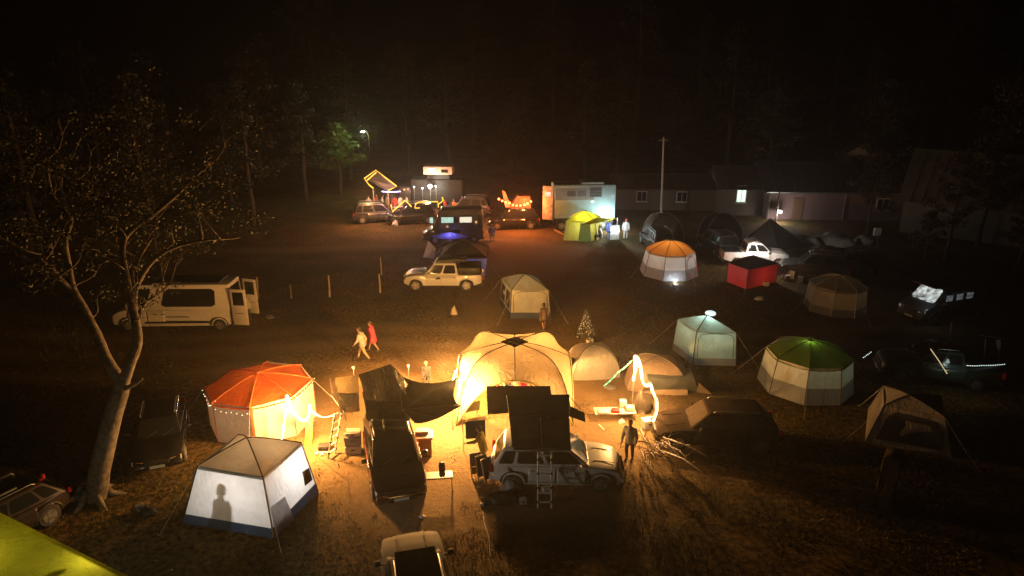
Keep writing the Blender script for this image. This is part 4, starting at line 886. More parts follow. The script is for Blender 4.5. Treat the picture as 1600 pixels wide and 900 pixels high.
# ================================================================== ROPE LIGHTS, BULBS, LAMPS
YEL = glow('yellow_rope_glow', (1, .6, .07), 1.3); HOT = glow('hot_white_tube', (1., .78, .42), 9); HOT2 = glow('hot_amber_tube', (1., .6, .24), 7)
def rope(name, label, pts, r, mat, cat='rope light', n=5, group=None):
    pts = [v(p) for p in pts]; t = empty(name, pts[0], 0, label, cat, group); m = MB()
    m.tube(pts, r, 6); m.build('light_tube', mat, t, world=True)
    m = MB(); m.tube([p + v((0, 0, r * 1.6)) for p in pts], r * .35, 4); m.build('cable', WEB, t, world=True); return t
def bulbs(name, label, pts, n, r, mats, sagz=.15, cat='string lights', wire=True):
    pts = [v(p) for p in pts]; t = empty(name, pts[0], 0, label, cat); L = [0]
    for a, b_ in zip(pts, pts[1:]): L.append(L[-1] + (b_ - a).length)
    out = []
    for i in range(n):
        d = L[-1] * (i + .5) / n; k = max(j for j in range(len(pts) - 1) if L[j] <= d); f_ = (d - L[k]) / (L[k + 1] - L[k]); p = pts[k].lerp(pts[k + 1], f_); p.z -= sagz * 4 * f_ * (1 - f_); out.append(p)
    if not isinstance(mats, list): mats = [mats]
    for s, mt in enumerate(mats):
        m = MB()
        for p in out[s::len(mats)]: m.ball(p, r, 6, 5)
        o = m.build('bulb', mt, t, world=True); o['kind'] = 'stuff'
    m = MB(); m.tube([p + v((0, 0, r)) for p in out], .004, 4); m.build('wire', WEB, t, world=True); return t
# hot tubes on the orange tent
Yt = 23.62
z1 = [P(448, 619, Yt), P(447, 640, Yt), P(443, 664, Yt), P(440, 686, Yt)]; z2 = [P(449, 619, Yt), P(456, 638, Yt), P(466, 652, Yt), P(475, 657, Yt + .2), P(481, 650, Yt + .4), P(484, 632, Yt + .6)]
rope('light_tube', 'white hot light tube hanging straight down the orange topped tent', wob(z1, 4, .04), .035, HOT)
LT2 = rope('light_tube', 'white hot light tube looped to the right corner of the orange topped tent', wob(z2, 4, .04), .05, HOT)
lamp(P(450, 622, Yt - .35), 900, (1, .5, .15), .12, LT2); lamp(P(482, 652, Yt - .3), 1700, (1, .46, .11), .12, LT2)
def eo(k, dz, f_=1.): c0 = v((-10.55, 25.75, 0)); d = OE[k] - c0; return v((c0.x + d.x * 1.06 * f_, c0.y + d.y * 1.06 * f_, OE[k].z + dz))
bulbs('fairy_lights', 'tiny warm bulbs draped along the left eave of the orange topped tent', [eo(4, -.02), eo(4, -.02).lerp(eo(5, -.02), .5), eo(5, -.05), eo(5, -.05).lerp(eo(6, -.1), .6) - v((0, 0, .12)), eo(6, -.12)], 15, .02, glow('fairy_warm', (1, .8, .5), 2.2))
bulbs('fairy_lights', 'tiny warm bulbs up the left front corner of the orange topped tent', [eo(5, .22, .72), eo(5, .12, .86), eo(5, 0)], 6, .02, glow('fairy_warm', (1, .8, .5), 2.2))
bulbs('fairy_lights', 'tiny warm bulbs hanging on the right rear corner of the orange topped tent', [eo(0, .12), eo(0, 0).lerp(eo(7, 0), .5) + v((0, 0, .05)), eo(7, .05)], 10, .02, glow('fairy_warm', (1, .8, .5), 2.2))
# hot tube at right centre
Yr = 26.3
a_ = [P(991, 560, Yr), P(991, 575, Yr), P(990, 595, Yr)]; b_ = [P(994, 559, Yr), P(1000, 580, Yr - .2), P(1008, 600, Yr - .6), P(1015, 600, Yr - .9), P(1018, 608, Yr - 1.2), P(1025, 622, Yr - 1.6), P(1026, 638, Yr - 1.9), P(1020, 658, Yr - 2.3)]
MAST = empty('light_mast', G(993, 640), 0, 'thin mast carrying the amber light tubes right of the white crossover', 'mast')
m = MB(); m.tube([v((P(992, 560, Yr).x, Yr, 0)), P(992, 557, Yr)], .025, 6); m.build('pole', STL, MAST, world=True)
m = MB(); m.tube([v((P(1024, 622, Yr - 1.6).x, Yr - 1.6, 0)), P(1024, 620, Yr - 1.6)], .025, 6); m.build('pole', STL, MAST, world=True)
rope('light_tube', 'amber white light tube hanging straight down from the mast top', wob(a_, 4, .1), .05, HOT2)
LT3 = rope('light_tube', 'amber white light tube zigzagging down beside the dark estate car', wob(b_, 5, .13), .055, HOT2)
m = MB(); m.ball(P(993, 558, Yr), .09, 10, 8); m.build('lamp_globe', HOT2, MAST, True, world=True)
lamp(P(995, 572, Yr - .2), 1400, (1, .5, .15), .12, LT3); lamp(P(1016, 606, Yr - 1.2), 750, (1, .5, .15), .12, LT3); lamp(P(1004, 630, Yr - 2.0), 200, (1, .5, .15), .12, LT3)
bulbs('fairy_lights', 'green to white fairy lights stretched from the mast to the ground', [P(987, 563, Yr), P(965, 582, Yr - .3), P(943, 603, Yr - .5)], 19, .03, [glow('fairy_green', (.05, 1, .35), 1.4), glow('fairy_green', (0, 0, 0), 3), glow('fairy_white', (.6, 1, .8), 1.6)], .05)
# shelter lamps
def lantern(label, p, mat, P_, c, r=.09, stand=True, name='lantern', lr=.08):
    p = v(p); t = empty(name, (p.x, p.y, 0 if stand else p.z), 0, label, 'lantern')
    m = MB(); m.ball(p, r, 10, 8); m.build('globe', mat, t, True, world=True)
    m = MB(); m.tube([p + v((0, 0, r * .8)), p + v((0, 0, r * 1.4))], [r * .7, r * .3], 8); m.build('cap', BLK, t, world=True)
    if stand:
        m = MB(); m.tube([p - v((0, 0, r)), (p.x, p.y, .0)], .016, 6); m.build('pole', STL, t, world=True)
    if P_: lamp(p - v((0, 0, r + .1)) if not stand else p + v((0, -r - .1, 0)), P_, c, lr, t)
    return t
lantern('bright lamp standing at the left front leg of the arch shelter', P(722, 600, 25.3) + v((-.4, -.35, 0)), HOT, 2400, (1, .5, .16), .1)
ROD = rope('light_rod', 'short white hot light rod at the left shoulder of the arch shelter', [P(708, 594, 26.6), P(713, 579, 26.7)], .04, HOT)
lamp(v((-2.85, 27.0, 1.9)), 4200, (1, .47, .11), .1, ROD)
lantern('lamp hanging inside the arch shelter roof', (cx + .2, cy + .7, 1.75), HOT, 1000, (1, .5, .14), .08, False)
lantern('lamp hanging over the table by the left curtain of the shelter', (-1.3, 26.6, 1.75), HOT, 260, (1, .55, .18), .08, False)
for x, y, X in ((552, 574, 'left'), (638, 571, 'right')):
    p = G(x, y + 22 if X == 'right' else y + 20); lantern('small red glowing garden torch, %s one of the two before the walking couple' % X, P(x, y, p.y), glow('red_torch', (1, .22, .06), 2.2), 260, (1, .36, .09), .07, name='garden_torch')
lantern('small red glowing torch behind the top of the arch shelter', P(758, 527, 31.2), glow('red_torch', (1, .22, .06), 2.2), 900, (1, .4, .1), .07, name='garden_torch')
# inside tents
lamp((-8.6, 20.5, 1.05), 300, (1., .95, .88), .07, CA)
lamp((13.7, 28.95, 2.08), 22, (.8, 1, .5), .05, GT); lamp((13.9, 29.2, 1.0), 9, (.8, .9, .9), .1, GT)
lamp((11.25, 46.8, 1.5), 90, (.85, .95, 1), .08, FT)
lamp((19.8, 39.4, 1.2), 14, (1, .75, .45), .08, TT)
lamp((-10.35, 25.75, 1.3), 70, (1, .7, .35), .1, OT)
lamp(((rb[0] + rb[2]) / 2) + v((0, 0, .8)), 24, (1, .5, .45), .1, RD)
lantern('white lantern on the grass before the far orange topped tent', P(1055, 438, 44.4), glow('cool_lantern', (.85, .93, 1), 9), 90, (.8, .9, 1), .11, False)
# far floodlights
fl_ = lantern('white floodlight on a pole by the expedition truck', P(672, 291, 67), glow('white_flood', (1, .95, .85), 12), 700, (1, .9, .72), .2, lr=.15)
for i, (x, y) in enumerate(((647, 292), (660, 294), (681, 291))): lantern('small white bulb %s the far floodlight' % ('left of', 'just left of', 'just right of')[i], P(x, y, 67), glow('cool_lantern', (.85, .93, 1), 9), 0, (1, 1, 1), .07)
sl = empty('street_lamp', (P(578, 240, 74).x, 74, 0), 0, 'tall street lamp with a curved arm above the green lit tree', 'street lamp')
top = P(567, 204, 74); m = MB(); m.tube([(sl.location.x, 74, 0), (sl.location.x, 74, top.z - .6), (sl.location.x - .25, 74, top.z), (top.x, 74, top.z + .05)], .035, 8); m.build('post', BARKD, sl, True, world=True)
m = MB(); m.rbox(top, (.4, .25, .1), .03); m.build('lamp_head', BLK, sl, world=True); m = MB(); m.rbox(top - v((0, .05, .1)), (.4, .26, .12), .03); m.build('lamp_glass', glow('street_glow', (.95, 1, .92), 10), sl, world=True)
lamp(top - v((0, .3, .3)), 550, (.85, 1, .45), .1, sl)
lamp(P(950, 345, 58.9), 330, (.85, 1, .9), .1, CT)
lamp(P(962, 352, 55.0) + v((0, 0, .2)), 260, (.85, .95, 1), .1, WC)
# rope lights far
rope('rope_light', 'yellow rope light outlining a tilted frame at the far left', [P(606, 298, 63), P(620, 291, 63), P(587, 266, 63.5), P(569, 279, 63), P(572, 283, 63), P(588, 269, 63.3)], .055, YEL)
rope('rope_light', 'yellow rope light trailing from the tilted frame to the crowd', [P(571, 281, 63), P(577, 289, 62.6), P(583, 294, 62.4)], .055, YEL)
rope('rope_light', 'yellow rope light zigzag in front of the far crowd', [P(611, 320, 61.8), P(613, 331, 61.5), P(633, 313, 62), P(643, 323, 61.6)], .055, YEL)
rope('rope_light', 'yellow rope light framing the side of the black off roader', [P(656, 325, 61.6), P(648, 325, 61.6), P(650, 318, 61.6), P(655, 316, 61.6), P(684, 315, 61.6), P(685, 324, 61.6)], .055, YEL)
rope('rope_light', 'short yellow rope light rising right of the black off roader', [P(685, 319, 61.6), P(692, 314, 61.6), P(691, 308, 61.6)], .055, YEL)
FRM = empty('tilted_frame', (P(595, 300, 63).x, 63, 0), 0, 'dark tilted canopy frame edged by yellow rope light at the far left', 'frame')
m = MB(); m.plate([P(607, 299, 63.06), P(620, 291, 63.06), P(588, 267, 63.4), P(571, 280, 63.06)], .06); m.build('tilted_panel', BLK, FRM, world=True)
for x in (583, 606): p = P(x, 296, 63.1); m = MB(); m.tube([p, (p.x, p.y, 0)], .04, 6); m.build('post', STL, FRM, world=True)
bulbs('string_lights', 'blue and violet bulbs in a row above the far crowd', [P(596, 299, 62.6), P(626, 299, 62.6)], 14, .06, [glow('bulb_blue', (.3, .35, 1), 4), glow('bulb_violet', (.8, .5, 1), 4)], .05)
lamp(P(612, 303, 61.0), 800, (1, .52, .42), .2, FRM); lamp(P(575, 306, 61.0), 800, (1, .4, .12), .2, FRM); lamp(P(668, 300, 63), 450, (1, .6, .3), .2, FRM)
rl = bulbs('string_lights', 'red orange bulbs draped over the far roof tent', [P(777, 309, 59.6), P(785, 314, 59.6), P(796, 317, 59.5), P(803, 321, 59.5), P(815, 321, 59.5), P(824, 318, 59.6), P(832, 313, 59.8)], 10, .11, glow('red_orange_bulb', (1, .3, .1), 3.2), .02)
lamp(P(790, 318, 58.8), 900, (1, .25, .06), .2, rl); lamp(P(822, 320, 59), 700, (1, .25, .06), .2, rl); lamp(P(740, 318, 60.4), 700, (1, .35, .12), .2, rl)
# campfire glow behind the red room
CF = empty('camp_fire', G(1226, 424), 0, 'small orange camp fire burning behind the red awning room', 'camp fire'); p = G(1226, 424)
m = MB()
for k in range(6): a = k; m.tube([p + v((cos(a) * .35, sin(a) * .35, .04)), p + v((cos(a + 3) * .1, sin(a + 3) * .1, .2))], .04, 6)
m.build('log', WOOD, CF, world=True)
m = MB()
for k in range(7): a = k * .9; q = p + v((cos(a) * .12, sin(a) * .12, .12)); m.tube([q, q + v((.03, 0, .15)), q + v((0, 0, .3 + .05 * (k % 3)))], [.07, .06, .005], 6)
m.build('flame', glow('flame', (1, .35, .08), 4), CF, world=True); lamp(p + v((-.2, -.2, .5)), 60, (1, .4, .12), .12, CF)
lamp((17.6, 46.9, 1.9), 340, (1, .85, .75), .15, ws)
# strings at right edge
FR2 = empty('pole_frame', G(1510, 590), 0, 'thin pole frame standing over the dark pickup at the right edge', 'frame')
for x, y0, y1, Yq in ((1487, 503, 532, 31), (1540, 528, 565, 30), (1563, 530, 566, 30)): m = MB(); m.tube([P(x, y0, Yq), P(x - 3, y1, Yq)], .022, 6); m.build('pole', ALU, FR2, world=True)
m = MB(); m.tube([P(1530, 524, 30), P(1571, 529, 30)], .022, 6); m.build('cross_bar', ALU, FR2, world=True)
m = MB(); m.plate([P(1557, 531, 29.9), P(1563, 531, 29.9), P(1563, 545, 29.9), P(1558, 545, 29.9)], .02); m.build('hanging_cloth', CANV, FR2, world=True)
rope('rope_light', 'warm dim rope light slanting left of the dark pickup', [P(1454, 545, 29), P(1466, 562, 28.6), P(1480, 584, 28.2)], .022, glow('dim_warm', (1, .75, .4), .7))
bulbs('string_lights', 'row of tiny white bulbs along the dark pickup at the right', [P(1510, 571, 28.3), P(1535, 571, 28.6), P(1571, 569, 29)], 22, .022, glow('dim_cool', (.8, 1, .9), 1.2), .02)
bulbs('string_lights', 'short row of tiny white bulbs right of the green topped tent', [P(1348, 559, 31), P(1354, 555, 31), P(1362, 549, 31)], 6, .025, glow('dim_cool', (.8, 1, .9), 1.2), .02)
lamp(P(1500, 575, 27.9), 6, (.8, 1, .9), .1, FR2)
# ================================================================== HOUSES
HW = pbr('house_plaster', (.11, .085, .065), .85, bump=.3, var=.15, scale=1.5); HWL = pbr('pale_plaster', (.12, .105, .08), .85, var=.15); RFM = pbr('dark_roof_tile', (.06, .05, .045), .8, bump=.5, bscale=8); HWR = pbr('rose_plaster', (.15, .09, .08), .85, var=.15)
def house(label, loc, rz, L, W, h, rh, wall, roofm, ov=.5, wins=(), gable=True):
    t = empty('house', loc, rz, label, 'house'); m = MB(); m.box((0, 0, h / 2), (L, W, h)); m.build('wall', wall, t)
    for s in (-1, 1): m = MB(); m.plate([(s * L / 2, -W / 2, h), (s * L / 2, W / 2, h), (s * L / 2, 0, h + rh)], .1); m.build('gable_wall', wall, t)
    for s in (-1, 1):
        m = MB(); o_ = ov; k = rh / (W / 2); m.plate([(-L / 2 - o_, s * (W / 2 + o_), h - k * o_ + .03), (L / 2 + o_, s * (W / 2 + o_), h - k * o_ + .03), (L / 2 + o_, 0, h + rh + .03), (-L / 2 - o_, 0, h + rh + .03)][::s], -.08 if s < 0 else .08)
        r_ = m.build('roof', roofm, t)
        for i in range(int(L / .9)): m = MB(); x = -L / 2 + .45 + i * .9; m.tube([(x, s * (W / 2 + o_ - .02), h - k * o_ + .14), (x, s * .05, h + rh + .12)], .035, 4); m.build('roof_batten', roofm, r_)
    for (x, z, ww, wh, mt) in wins:
        m = MB(); m.box((x, -W / 2 - .02, z), (ww + .16, .06, wh + .16)); wo = m.build('window', pbr('window_frame', (.5, .5, .48), .6), t)
        m = MB(); m.box((x, -W / 2 - .055, z), (ww, .02, wh)); m.build('pane', mt, wo)
        m = MB(); m.box((x, -W / 2 - .075, z), (.05, .02, wh)); m.build('mullion', MATS['window_frame'], wo); m = MB(); m.box((x, -W / 2 - .1, z - wh / 2 - .1), (ww + .3, .16, .06)); m.build('sill', MATS['window_frame'], wo)
    return t
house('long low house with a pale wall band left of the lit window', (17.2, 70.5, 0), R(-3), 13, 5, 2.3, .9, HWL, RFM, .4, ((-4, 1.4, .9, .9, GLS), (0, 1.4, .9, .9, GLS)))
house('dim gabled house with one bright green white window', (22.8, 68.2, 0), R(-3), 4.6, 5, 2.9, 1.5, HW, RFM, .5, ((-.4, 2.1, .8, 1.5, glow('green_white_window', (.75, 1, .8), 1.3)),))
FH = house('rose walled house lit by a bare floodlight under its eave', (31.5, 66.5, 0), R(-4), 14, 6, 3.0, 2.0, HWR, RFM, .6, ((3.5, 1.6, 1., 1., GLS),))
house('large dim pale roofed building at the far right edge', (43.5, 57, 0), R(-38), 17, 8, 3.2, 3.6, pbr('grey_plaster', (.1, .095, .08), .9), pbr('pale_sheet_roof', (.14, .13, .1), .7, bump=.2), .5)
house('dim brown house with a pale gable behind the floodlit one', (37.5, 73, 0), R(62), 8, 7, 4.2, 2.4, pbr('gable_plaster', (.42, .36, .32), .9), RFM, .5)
hl = P(1218, 331, 62.6); WL = empty('wall_floodlight', hl, 0, 'blinding white floodlight fixed under the eave of the rose house', 'floodlight')
m = MB(); m.rbox(hl, (.36, .22, .26), .05); m.build('lamp_glass', glow('flood_white', (1, .97, .95), 14), WL, world=True); m = MB(); m.rbox(hl + v((0, .2, .05)), (.45, .2, .36), .05); m.build('housing', BLK, WL, world=True)
lamp(hl - v((0, .35, .1)), 260, (1, .93, .88), .12, WL)
m = MB(); m.box((-4.2, -3.03, 1.05), (.95, .05, 2.1)); dr = m.build('door', pbr('brown_door', (.12, .06, .03), .6), FH); m = MB(); m.ball((-3.85, -3.08, 1.0), .04); m.build('handle', STL, dr)
m = MB(); m.tube([(-7.4, -3.62, 2.72), (7.4, -3.62, 2.72)], .07, 6); m.build('gutter', STL, FH)
for x in (-6.9, 0., 6.9): m = MB(); m.tube([(x, -3.55, 2.7), (x, -3.08, 2.3), (x, -3.08, .1)], .045, 6); m.build('downpipe', STL, FH)
m = MB(); p = G(1243, 368); m.tube([(p.x, 62.4, 0), (p.x, 62.4, 3.)], .08, 8); m.build('porch_post', HWL, FH, world=True)
# pole
UP = empty('utility_pole', (14.4, 64.7, 0), 0, 'tall thin pale pole rising beside the low house', 'pole'); m = MB(); tp_ = P(1037, 214, 64.7); m.tube([(14.4, 64.7, 0), tp_], [.12, .07], 8); m.build('shaft', pbr('concrete_post', (.5, .42, .34), .8), UP, world=True); m = MB(); m.box(tp_ - v((0, 0, .3)), (.9, .08, .08)); m.build('cross_arm', WOOD, UP, world=True)
# rocks
ROCK = pbr('pale_rock', (.55, .55, .5), .9, bump=.6, bscale=3, var=.25, scale=2)
for i, (x, y, r_) in enumerate(((1262, 384, 1.1), (1282, 380, .9), (1300, 380, 1.15), (1318, 384, .9), (1350, 380, .8), (1245, 377, .7))):
    p = G(x, y); m = MB(); bm = bmesh.new(); bmesh.ops.create_icosphere(bm, subdivisions=3, radius=1)
    m.add([(w_.co.x * r_ * 1.1 * (1 + .3 * noise.noise(w_.co * 1.3 + v((i, 0, 0)))), w_.co.y * r_ * .7, w_.co.z * r_ * .62 * (1 + .4 * noise.noise(w_.co * 1.7 + v((i, 3, 0))))) for w_ in bm.verts], [tuple(a.index for a in f.verts) for f in bm.faces]); bm.free()
    o = m.build('boulder', ROCK, None, True); o.location = (p.x, p.y, .15); tag(o, 'pale boulder number'[:13] + ' ' + ('left of the middle of', 'in the middle of', 'right of the middle of', 'right end of', 'apart to the right of', 'left end of')[i] + ' the bank below the floodlit house', 'boulder', 'pale boulders below the house')
SIGN = empty('white_box', G(1371, 392), 0, 'small white meter box on a post between the right trees', 'box'); p = G(1371, 392); q = P(1371, 362, p.y); m = MB(); m.rbox(q, (.55, .2, .62), .03); m.build('cabinet', WHT, SIGN, world=True); m = MB(); m.tube([p, q], .05, 6); m.build('post', STL, SIGN, world=True)
# fence posts
for i, (x, y0, y1, lb) in enumerate(((515, 464, 430, 'pale wooden fence post, middle one left of the pale pickup'), (594, 458, 428, 'pale fence post nearest to the nose of the pale pickup'), (403, 467, 433, 'pale fence post behind the open doors of the white van'), (596, 430, 402, 'dim fence post up the slope behind the pale pickup'), (455, 466, 445, 'short dim fence post between van and middle post'))):
    p = G(x, y0); q = P(x - 2, y1, p.y); m = MB(); m.tube([p - v((0, 0, .1)), (p + q) / 2 + v((.02, 0, 0)), q], [.07, .06, .05], 7); o = m.build('fence_post', pbr('grey_post_wood', (.4, .3, .2), .85, bump=.4)); tag(o, lb, 'fence post', 'fence posts along the track')
# ================================================================== PEOPLE
def remesh(balls, vox, mat, name, parent, extra=None, smooth=4):
    m = MB()
    for (a, b_, ra, rb_) in balls:
        a, b_ = v(a), v(b_); m.tube([a, a.lerp(b_, .5), b_], [ra, (ra + rb_) / 2, rb_], 10); m.ball(a, ra, 10, 8); m.ball(b_, rb_, 10, 8)
    me = bpy.data.meshes.new('tmp'); me.from_pydata(m.v, [], m.f); o = bpy.data.objects.new('tmp', me); col.objects.link(o)
    md = o.modifiers.new('r', 'REMESH'); md.mode = 'VOXEL'; md.voxel_size = vox; md.use_smooth_shade = True
    s2 = o.modifiers.new('s', 'SMOOTH'); s2.iterations = smooth; s2.factor = .5
    dg = bpy.context.evaluated_depsgraph_get(); me2 = bpy.data.meshes.new_from_object(o.evaluated_get(dg)); bpy.data.objects.remove(o)
    if extra:
        bm = bmesh.new(); bm.from_mesh(me2); k = [bm.verts.new(p) for p in extra.v]
        for f in extra.f:
            try: bm.faces.new([k[i] for i in f])
            except ValueError: pass
        bm.to_mesh(me2); bm.free()
    me2.materials.clear(); me2.materials.append(mat); me2.polygons.foreach_set('use_smooth', [True] * len(me2.polygons)); me2.name = name
    o = bpy.data.objects.new(name, me2); col.objects.link(o); o.parent = parent; return o
CL = {}
def cloth(n, c): return pbr('cloth_' + n, c, .85, bump=.2, bscale=25)
def person(label, loc, rz, shirt, trouser, stride=.0, arms=((-.05, .05), (.05, .05)), lean=0., seat=False, shorts=False, hair=(.03, .02, .015), s=1., skirt=None, long_top=False, group=None, sleeves=True, shoes=(.05, .05, .05)):
    """faces +y locally; arms: per side (forward reach, outward), metres at the hand"""
    t = empty('person', loc, rz, label, 'person', group); t.scale = (s, s, s)
    hp = .9 if not seat else .48; hx = .1
    pel = v((0, 0, hp)); ch = v((0, .06 + lean * .35, hp + .42)); nk = v((0, .07 + lean * .45, hp + .58)); hd_ = v((0, .1 + lean * .55, hp + .74))
    legs = []
    for sg in (-1, 1):
        f_ = stride * sg
        if seat: kn = v((sg * .13, .42, hp + .02)); an = v((sg * .13, .45, .08))
        else: kn = v((sg * .11, f_ * .5 + .04, hp * .53)); an = v((sg * .1, f_ - .02, .09 + (.08 if f_ < -.1 else 0)))
        legs.append((v((sg * .09, 0, hp - .02)), kn, an, an + v((0, .16, -.05))))
    ar = []
    for sg, (fw, ow) in zip((-1, 1), arms):
        sh = ch + v((sg * .18, 0, .08)); hand = v((sg * (.22 + ow), sh.y + fw, hp + .5 - .62 + abs(fw) * .75)); el = (sh + hand) / 2 + v((sg * .05, -.07, -.04)); ar.append((sh, el, hand))
    bl_ = [(pel, ch, .12, .13), (ch + v((-.12, 0, .02)), ch + v((.12, 0, .02)), .085, .085), (nk - v((0, 0, .08)), hd_ - v((0, 0, .06)), .055, .055), (hd_ + v((0, 0, .0)), hd_ + v((0, .01, .06)), .085, .092), (hd_ + v((0, .06, -.05)), hd_ + v((0, .075, -.055)), .045, .04), (hd_ + v((0, .095, 0)), hd_ + v((0, .1, -.01)), .018, .018), (pel + v((-.06, 0, 0)), pel + v((.06, 0, 0)), .1, .1)]
    for sg in (-1, 1): bl_.append((hd_ + v((sg * .09, 0, 0)), hd_ + v((sg * .095, 0, .02)), .02, .02))
    for h_, kn, an, to in legs: bl_ += [(h_, kn, .085, .055), (kn, an, .055, .036), (an - v((0, 0, .03)), to, .04, .03)]
    ex = MB()
    for i, (sh, el, hand) in enumerate(ar):
        bl_ += [(sh, el, .05, .038), (el, hand, .038, .026), (hand, hand + (hand - el).normalized() * .07, .034, .03)]
        d = (hand - el).normalized(); sd = d.cross(v((0, 0, 1))); sd = sd.normalized() if sd.length > .1 else v((0, 1, 0)); base = hand + d * .08
        for k in range(4): q = base + sd * (k - 1.5) * .019; L_ = .075 - .01 * abs(k - 1.3); ex.tube([q, q + d * L_ * .5 + v((0, 0, -.004)), q + d * L_ - v((0, .01, .012))], [.009, .0085, .007], 5)
        q = hand + sd * -.03 + d * .02; ex.tube([q, q - sd * .03 + d * .03, q - sd * .035 + d * .06], [.011, .01, .008], 5)
    body = remesh(bl_, .022, SKIN, 'body', t, ex)
    o = [(pel + v((0, 0, -.06 if not long_top else -.22)), ch, .175 if not long_top else .21, .17), (ch + v((-.14, 0, .03)), ch + v((.14, 0, .03)), .115, .115), (ch, nk, .13, .085), (pel + v((-.07, 0, -.06)), pel + v((.07, 0, -.06)), .15, .15)]
    if sleeves:
        for sh, el, hand in ar: o += [(sh, el, .085, .07), (el, el.lerp(hand, .85), .07, .055)]
    else:
        for sh, el, hand in ar: o += [(sh, sh.lerp(el, .7), .07, .06)]
    remesh(o, .026, shirt, 'shirt', t)
    o = [(pel + v((-.07, 0, -.02)), pel + v((.07, 0, -.02)), .125, .125)]
    for h_, kn, an, to in legs:
        if shorts: o += [(h_, h_.lerp(kn, .75), .105, .085)]
        else: o += [(h_, kn, .105, .075), (kn, kn.lerp(an, .9), .075, .055)]
    remesh(o, .026, trouser, 'trousers', t)
    o = [(hd_ + v((0, -.02, .05)), hd_ + v((0, -.01, .075)), .1, .098), (hd_ + v((0, -.05, -.02)), hd_ + v((0, -.05, .04)), .08, .09)]
    remesh(o, .02, pbr('hair_%.2f' % hair[0], hair, .7), 'hair', t, smooth=2)
    for h_, kn, an, to in legs: remesh([(an - v((0, .03, .04)), to + v((0, .03, 0)), .05, .042)], .02, pbr('shoe_%.2f' % shoes[0], shoes, .6), 'shoe', t, smooth=2)
    return t
GS = cloth('grey', (.34, .32, .29)); DK = cloth('dark', (.035, .035, .04)); PNK = cloth('pink', (.75, .06, .12)); BLU = cloth('denim', (.12, .15, .22)); YL = cloth('mustard', (.4, .3, .05)); WT = cloth('white', (.6, .58, .55)); RDC = cloth('red', (.5, .08, .05)); NV = cloth('navy', (.05, .07, .2)); KH = cloth('khaki', (.35, .27, .17)); ORC = cloth('orange', (.6, .2, .06))
person('person in a grey top and pale trousers striding left beside the pink one', G(568, 562), R(75), GS, KH, .36, ((.2, .05), (-.15, .05)), .1)
person('person in a long pink jacket with bare legs walking with a companion', G(584, 549), R(85), PNK, PNK, .3, ((-.1, .05), (.15, .05)), .05, shorts=True, long_top=True, s=.96)
p = G(667, 601); person('person in a dark jacket sitting low beyond the black awning', p, R(185), DK, DK, 0, seat=True, arms=((.25, -.1), (.25, -.1)), s=.95)
person('person in a mustard top reaching into the open tailgate of the white crossover', (-1.05, 22.15, 0), R(80), YL, DK, .12, ((.5, 0), (.55, 0)), .15)
person('person in pale grey standing between the white crossover and the branches', G(983, 718), R(150), GS, DK, .05, ((.1, .05), (.1, .05)), .05)
person('child in dark top and shorts crossing before the beige dome tent', G(850, 516), R(20), cloth('brown', (.12, .08, .06)), DK, .15, shorts=True, s=.9)
person('person in a light shirt standing at the open rear doors of the white van', G(391, 500), R(100), cloth('pale_green', (.35, .36, .28)), DK, .05, ((.25, .0), (.3, 0)), .15)
person('person in violet and white clothes sitting on a chair beside the black van', G(768, 374), R(190), cloth('violet', (.35, .3, .6)), WT, 0, seat=True, arms=((.2, 0), (.2, 0)))
person('person in dark blue standing under the yellow awning of the green tent', G(951, 376), R(10), NV, BLU, .05)
person('person in white and red headwear right of the hanging sheet', G(977, 374), R(-20), WT, WT, .05, hair=(.5, .05, .05))
person('person in white crouching by the door of the green tent', G(938, 377), R(100), WT, DK, 0, seat=True)
person('person figure inside the white walled tent casting a shadow on it', v((-9.1, 19.4, -.03)), R(25), cloth('figure_grey', (.16, .17, .2)), DK, 0, seat=True, arms=((.12, .0), (.12, .0)), s=1.0)
person('person seen dimly standing inside the green topped octagon tent', (12.7, 28.2, 0), R(180), DK, DK, 0, s=.85)
fp = [((697, 338), RDC, 'red shirt, left end of the orange lit far group'), ((711, 339), ORC, 'orange shirt, second from left in the far group'), ((723, 334), RDC, 'rust top, third from left in the orange lit group'), ((733, 336), KH, 'khaki top in the middle of the orange lit far group'), ((743, 336), RDC, 'red top near the right of the orange lit group'), ((750, 333), KH, 'tall khaki figure at the right end of the far group')]
for i, ((x, y), sh_, lb) in enumerate(fp): person('person in ' + lb, G(x, y) + v((0, 0, 0)), R(90 + 50 * i), sh_, DK, .1, group='people in the orange lit far group')
fq = [((577, 334), WT, 'left end of the pink lit crowd, white top'), ((588, 331), RDC, 'second from left in the pink lit crowd, red top'), ((597, 333), WT, 'third from left in the pink lit crowd, white top'), ((606, 332), KH, 'middle of the pink lit crowd, khaki top'), ((617, 333), RDC, 'right of the middle of the pink crowd, red top'), ((627, 332), WT, 'second from right in the pink crowd, white top'), ((637, 332), KH, 'right end of the pink lit crowd, khaki top')]
for i, ((x, y), sh_, lb) in enumerate(fq): person('person at the ' + lb if i in (0, 6) else 'person ' + lb, G(x, y), R(200 + 40 * i), sh_, DK, .1, group='people in the pink lit far crowd')
for i, (x, c__) in enumerate(((-.9, PNK), (-.2, WT), (.5, PNK), (1.1, ORC))):
    person('person %s inside the arch shelter' % ('in pink, leftmost of those seated', 'in white, second of those seated', 'in pink, third of those seated', 'in orange, rightmost of those seated')[i], (x, 27.9 + .2 * (i % 2), 0), R(180 + 15 * i), c__, BLU, 0, seat=True, arms=((.3, 0), (.3, 0)), s=1.05, group='people sitting inside the arch shelter')
